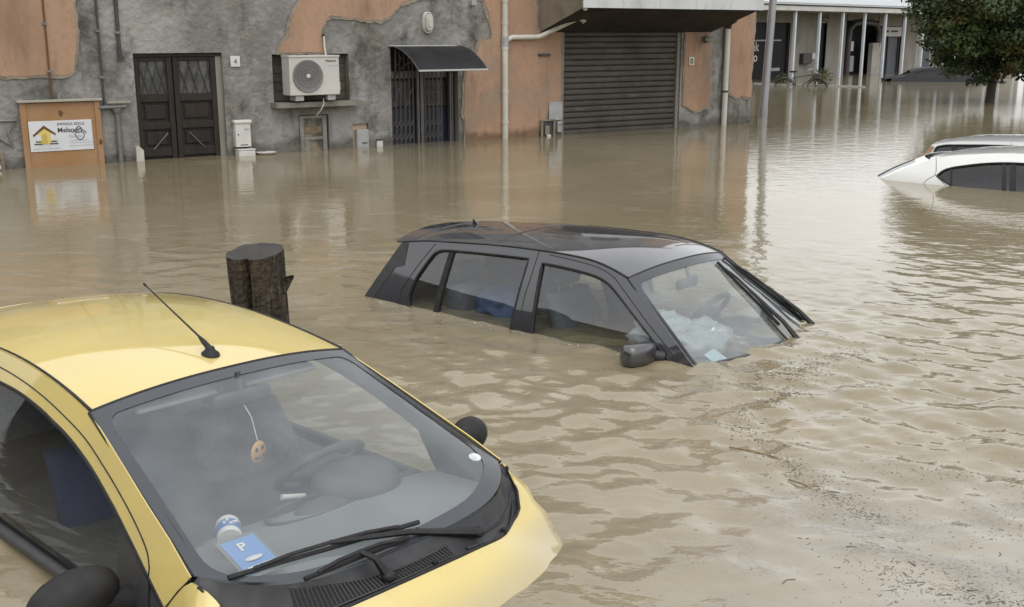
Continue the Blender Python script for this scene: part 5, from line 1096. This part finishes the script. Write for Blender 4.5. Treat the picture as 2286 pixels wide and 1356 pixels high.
for ln, wd, m_ in lines:
    for _ in range(m_):
        i = rs.randint(len(ln) - 1); t = rs.rand(); sc_ = wd * (.3 + rs.exponential(.9))
        PT_.append((ln[i][0] * (1 - t) + ln[i + 1][0] * t + rs.normal(0, sc_), ln[i][1] * (1 - t) + ln[i + 1][1] * t + rs.normal(0, sc_ * .8)))
for cx, cy_, sx_, sy_, m_ in ((2.0, 3.2, 1.0, .6, 420), (1.1, 2.7, .6, .3, 260), (-2.4, 8.2, 1.6, 1.0, 70), (2.6, 5.2, .9, .7, 120)):
    for _ in range(m_): PT_.append((rs.normal(cx, sx_), rs.normal(cy_, sy_)))
PT_ = np.array(PT_); ZZ = waves(PT_[:, :1], PT_[:, 1:])[:, 0]
for (x, y), z in zip(PT_, ZZ):
    L_ = min(.06, .002 + rs.exponential(.0042 if rs.rand() < .9 else .014)); a = rs.normal(R(20), 1.0)
    if math.hypot((x - .0), (y - 3.0)) < .35: continue
    twig(x, y, L_, a, rs.uniform(.0006, .0014) + L_ * .03 * rs.rand(), z + .0006, L_ * rs.uniform(-.2, .2))
db = mesh_obj('floating_litter', V, F, M('litter', (.085, .076, .064), .85, (.24, .205, .15), 14, lo=.42, hi=.62)); tag(db, 'scattered twigs and chaff drifting on the water', kind='stuff')
V, F = [], []; rs = np.random.RandomState(21)
def to_world(P, yaw_, x, y): return (P[0] + x * math.cos(yaw_) - y * math.sin(yaw_), P[1] + x * math.sin(yaw_) + y * math.cos(yaw_))
FP = []
for _ in range(900):
    q = rs.rand()
    if q < .5: lx, ly = rs.uniform(-2.1, .5), -.69 - abs(rs.normal(0, .025))
    elif q < .8: t = rs.uniform(-.68, .7); lx, ly = .55 + .12 * (1 - (t / .7) ** 2) + abs(rs.normal(0, .05)), t
    else: lx, ly = rs.uniform(.4, 1.3), rs.normal(-.75, .25)
    FP.append(to_world(BP, BW, lx, ly))
FP = np.array(FP); FZ = waves(FP[:, :1], FP[:, 1:])[:, 0]
for (x, y), z in zip(FP, FZ):
    r_ = .001 + rs.exponential(.0014); k = len(V); V.append((x, y, z + r_ * .5)); V += [(x + r_ * rs.uniform(.7, 1.3) * math.cos(a), y + r_ * rs.uniform(.7, 1.3) * math.sin(a), z + .0006) for a in (0, 1.05, 2.09, 3.14, 4.19, 5.24)]
    F += [(k, k + 1 + i, k + 1 + (i + 1) % 6) for i in range(6)]
tag(mesh_obj('foam_flecks', V, F, M('foam', (.30, .275, .225), .6)), 'pale foam flecks where the water meets the cars', kind='stuff')
reed = M('reed_straw', (.30, .24, .14), .8, (.16, .12, .07), 20)
for i, (x, y, L_, a, lab) in enumerate(((1.02, 4.35, .22, R(-35), 'pale reed stalk drifting below the black car mirror'), (1.15, 4.02, .16, R(-55), 'short straw coloured stalk lower down the drift line'))):
    t = empty('reed_stalk', (x, y, wz(x, y) + .003), a, label=lab, cat='reed'); MB().tube([(-L_ / 2, 0, 0), (0, .008, .003), (L_ / 2, 0, 0)], [.004, .005, .003], 6).build('stalk', reed, t, 60); MB().tube([(0, .008, .003), (.04, .03, .01)], .002, 5).build('side_shoot', reed, t)
t = empty('floating_leaf', (1.24, 3.03, wz(1.24, 3.03) + .003), .4, label='single rusty orange leaf floating at lower right', cat='leaf')
sheet('leaf_blade', resample([(-.022, 0), (-.01, -.013), (.008, -.012), (.024, 0), (.008, .012), (-.01, .013)], .005), [], lambda x, y: (x, y, 6 * y * y + .002), .006, M('leaf_rust', (.32, .15, .045), .7), t, thick=.0008); MB().tube([(-.022, 0, .002), (-.036, .004, .004)], .0012, 5).build('leaf_stem', reed, t)
